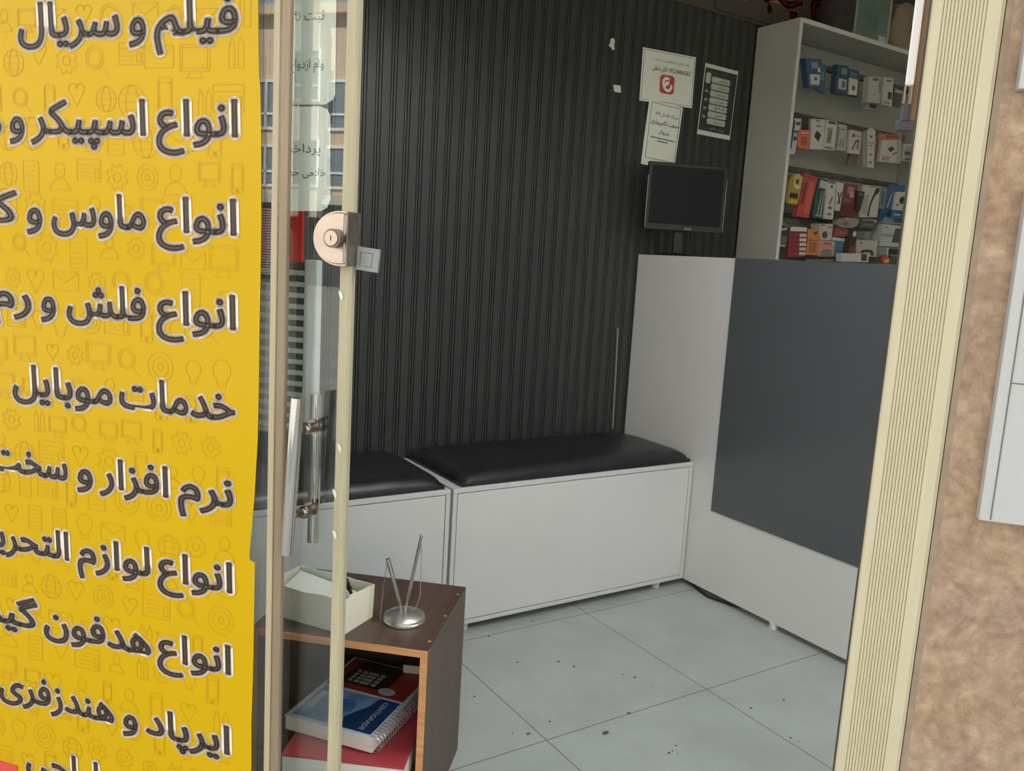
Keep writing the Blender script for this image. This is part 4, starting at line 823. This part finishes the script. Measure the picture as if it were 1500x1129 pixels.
# pen stand with two chained pens
pc = on(592, 909, 2, HT)
ps = thing('pen_stand', 'round chrome pen stand with two chained pens on the walnut cabinet', 'pen stand', (pc.x, pc.y, HT+.0002), 0)
mb = MB(); mb.lathe([(0, 0), (.045, 0), (.0475, .002), (.0475, .006), (.0455, .008), (.047, .010), (.0465, .014), (.038, .0195), (.02, .0235), (0, .0245)], (0, 0, 0), 40); mb.build('base', mat('pewter', (222, 218, 210), .32, .9, var=.08, scale=30), ps, True)
right = R2.copy(); right.z = 0; right.normalize(); fw = Vector((_f.x, _f.y, 0)).normalized()
def pen_at(pa, pb, depth):                 # pen from its socket to its free end
    A = Vector((0, 0, .024))+right*pa; 
    return A, A+pb
mb = MB(); A1 = Vector((0, 0, .022))+right*.001; B1 = A1+right*.031+Vector((0, 0, .184))-fw*.01
mb.cyl(A1, A1+(B1-A1)*.25, .0028, 12, .0042); mb.cyl(A1+(B1-A1)*.25, B1, .0042, 12, .0036); mb.ball(B1, .0038)
mb.build('pen', mat('clear_silver', (166, 164, 162), .22, .75, var=.1, scale=60), ps, True)
A2 = Vector((0, 0, .022))-right*.006; B2 = A2-right*.037+Vector((0, 0, .122))+fw*.004
mb = MB(); mb.cyl(A2, A2+(B2-A2)*.3, .0026, 12, .0042); mb.cyl(A2+(B2-A2)*.3, B2, .0042, 12, .0046); mb.cyl(A2+(B2-A2)*.72, B2, .0056, 12, .0050); mb.build('pen', MATS['clear_silver'], ps, True)
def beads(P, name):
    mb = MB(); 
    for i in range(len(P)-1):
        n = max(1, int((P[i+1]-P[i]).length/.0042))
        for j in range(n): mb.ball(P[i].lerp(P[i+1], j/n), .0016, (1, 1, 1), 6)
    return mb.build(name, MATS['clear_silver'], ps, True)
def sag(a, b, s, n=8): return [a.lerp(b, i/n)-Vector((0, 0, s*4*(i/n)*(1-i/n))) for i in range(n+1)]
e2 = Vector((0, 0, .003))-right*.053-fw*.01
beads([B2-Vector((0, 0, .004)), B2-right*.006-Vector((0, 0, .05)), e2+Vector((0, 0, .012)), e2, Vector((0, 0, .0035))-right*.0485], 'chain')
beads([B1-Vector((0, 0, .006)), B1+right*.002-Vector((0, 0, .07)), Vector((0, 0, .062))+right*.034, Vector((0, 0, .034))+right*.026, Vector((0, 0, .0245))+right*.012], 'chain')

# books in the cabinet
def slab(p, q, r, th, M_): pass
nb_z = .250
c_r, c_l = on(545.6, 1083, 2, nb_z), on(416.7, 1047, 2, nb_z); c_b = on(612, 985, 2, nb_z)
ex = (c_r-c_l); wn = ex.length; ex.normalize(); ey = Vector((-ex.y, ex.x, 0)); ln_ = .30
nb = thing('spiral_notebook', 'thick spiral notebook with blue snowy and red black cover pictures', 'notebook', (c_l.x, c_l.y, .2165), math.atan2(ex.y, ex.x))
mb = MB(); mb.box((.002, .002, .0005), (wn-.002, ln_-.002, .0325)); mb.build('pages', mat('page_block', (214, 206, 196), .8, var=.06, scale=6, stretch=(1, 1, 90)), nb)
MB().box((0, 0, .0327), (wn, ln_, .0340), .0004).build('front_cover', mat('cover_white', (206, 212, 214), .4), nb)
zt = .0341
MB().box((.012, .012, zt), (wn-.012, .150, zt+.0003)).build('blue_picture', mat('ice_blue', (120, 156, 188), .35, var=.5, scale=16), nb)
MB().prism([Vector((wn-.085, .012, zt+.0004)), Vector((wn-.012, .012, zt+.0004)), Vector((wn-.012, .150, zt+.0004)), Vector((wn-.062, .150, zt+.0004)), Vector((wn-.07, .11, zt+.0004)), Vector((wn-.10, .05, zt+.0004))], (0, 0, .0003)).build('navy_panel', mat('navy_print', (38, 62, 100), .35, var=.2, scale=20), nb)
mb = MB(); mb.prism([Vector((.095+.028*math.cos(k*PI/6)*(1+.2*math.sin(3*k)), .09+.03*math.sin(k*PI/6), zt+.0004)) for k in range(12)], (0, 0, .0003)); mb.build('blue_figure', mat('figure_blue', (70, 112, 158), .4, var=.2, scale=30), nb)
mb = MB(); put_text(mb, 'CENTIGRADE', (wn-.047, .138, zt+.0009), (0, -1, 0), (1, 0, 0), .118, h=.012, fa=False); mb.build('lettering', cmat((196, 204, 212)), nb)
MB().box((.018, .055, zt+.0004), (.036, .125, zt+.0007)).build('label', cmat((204, 206, 196)), nb)
MB().box((.006, .158, zt), (wn-.010, ln_-.004, zt+.0003)).build('red_picture', mat('red_cover', (150, 48, 38), .4, var=.35, scale=14), nb)
mb = MB(); mb.box((.03, .180, zt+.0004), (wn-.07, ln_-.006, zt+.0006)); mb.build('black_panel', mat('ink_black', (46, 38, 36), .4, var=.2, scale=20), nb)
mb = MB()
for r in range(4):
    x = .045
    for k_ in range(5): mb.box((x, .190+.0155*r, zt+.0007), (x+.009+.003*((k_*7+r*3) % 3), .190+.0155*r+.011, zt+.0009)); x += .0155
mb.build('cover_text', cmat((176, 166, 150)), nb)
mb = MB(); mb.prism([Vector((wn-.065+.022*math.cos(k*PI/5), .182+.016*math.sin(k*PI/5), zt+.0007)) for k in range(10)], (0, 0, .0003)); mb.build('white_figure', cmat((190, 182, 170)), nb)
mb = MB()
for k_ in range(26):
    y = .008+k_*(ln_-.016)/25; P = [(wn-.006+.019*math.cos(t)+.004, y+.0012*math.sin(t*.5), .0175+.0178*math.sin(t)) for t in [math.radians(-150+300*i/14) for i in range(15)]]
    mb.tube(P, .0011, 5)
mb.build('spiral_wire', mat('wire', (178, 174, 172), .3, .8), nb, True)
# red pad underneath
rp0 = on(412, 1097, 2, .2140)
pw, pl_ = .265, .30
rp_r = math.radians(-38)
pd = thing('red_folder', 'red covered pad with white pages under the spiral notebook', 'book', (.500, 1.592, .1565), rp_r)
mb = MB(); mb.box((.002, .002, .0), (pw-.002, pl_-.002, .0525)); mb.build('pages', mat('pad_pages', (218, 212, 200), .8, var=.08, scale=6, stretch=(1, 1, 90)), pd)
MB().box((0, 0, .0527), (pw, pl_, .0575), .001).build('cover', mat('red_cover_plain', (158, 52, 58), .45, var=.06, scale=8), pd)
# stack at the back
sb = thing('book', 'small white edged book lying on the far end of the spiral notebook', 'book', so+ax*(-.125)+ay*.255+Vector((0, 0, .2512)), SR+.05)
MB().box((0, 0, 0), (.095, .085, .020)).build('pages', mat('grey_pages', (200, 198, 192), .8, var=.06), sb)
MB().box((-.001, -.001, .0202), (.096, .086, .0222)).build('cover', cmat((70, 66, 66)), sb)

# ================================================================== WHITE BOXES ON THE STONE
def wall_plate(name, label, u0, u1, z0, z1, seams):
    t = thing(name, label, 'box', FORG, FROT, 'white metal covers on the stone wall')
    mb = MB(); mb.box((u0, -.014, z0), (u1, .0038, z1), .0015); mb.build('cover', mat('white_enamel', (184, 185, 184), .35, var=.03, scale=7), t)
    for (a, b, c, d) in seams:
        mb = MB(); mb.box((a, -.0150, c), (b, -.0138, d)); mb.build('seam', mat('seam_grey', (110, 108, 104), .7), t)
    return t
wall_plate('meter_box', 'large white metal cover with seams at lower right of stone wall', .982, 1.40, .967, 1.40, [(.995, 1.40, 1.153, 1.1545), (.995, .9965, .97, 1.335), (.995, 1.40, 1.3345, 1.336), (1.17, 1.1715, .97, 1.335)])
wall_plate('meter_box', 'white metal cover at the upper right edge of stone wall', .9555, 1.40, 1.520, 1.95, [(.965, .9662, 1.53, 1.94)])

# ================================================================== LITTER ON THE FLOOR
rr = random.Random(5); mb = MB()
spots = [(841, 976), (818, 969), (930, 992), (956, 1006), (887, 1074), (980, 1103), (990, 1092), (1158, 1081), (1170, 1086), (780, 910), (758, 970), (757, 886), (716, 932), (700, 921), (751, 1074), (774, 1075), (695, 1020), (805, 1057), (912, 988), (1100, 1037), (1148, 1025), (985, 1100), (993, 1104), (921, 1045)]
for px, py in spots:
    c = on(px, py, 2, .0); r = rr.uniform(.0018, .0038)*(1.8 if (px, py) in ((921, 1045), (887, 1074)) else 1)
    mb.ball((c.x, c.y, r*.35), r, (1+rr.random(), 1, .4), 8)
o = mb.build('floor_debris', mat('debris', (84, 84, 72), .9), None); o['kind'] = 'stuff'; tag(o, 'scattered dark crumbs and leaf bits on the tiled floor', 'debris')
# unseen glowing panels added over the front to brighten the interior
for u, dn, lab in ((.75, .66, 'unseen flat fill light added nearest the doorway'), (2.05, .62, 'unseen flat fill light added beside the added window')):
    glow = emit_mat('fill_glow', (1, .99, .98, 1), 13.0 if u < 1 else 7.5)
    t = thing('added_fill_light', lab, 'lamp', FP(u, dn, 2.30), FROT, 'fill lights added to the shop')
    MB().box((-.56, -.15, .0), (.56, .15, .004)).build('diffuser', glow, t)
    mb = MB(); mb.box((-.6, -.19, .0045), (.6, .19, .05), .003)
    mb.box((-.6, -.19, -.035), (-.565, .19, .004)); mb.box((.565, -.19, -.035), (.6, .19, .004)); mb.box((-.564, -.19, -.035), (.564, -.155, .004)); mb.box((-.564, .155, -.035), (.564, .19, .004))
    mb.build('housing', white_edge, t)
    for x in (-.5, .5): MB().cyl((x, 0, .05), (x, 0, .65), .002, 6).build('hanging_wire', steel_dark, t)
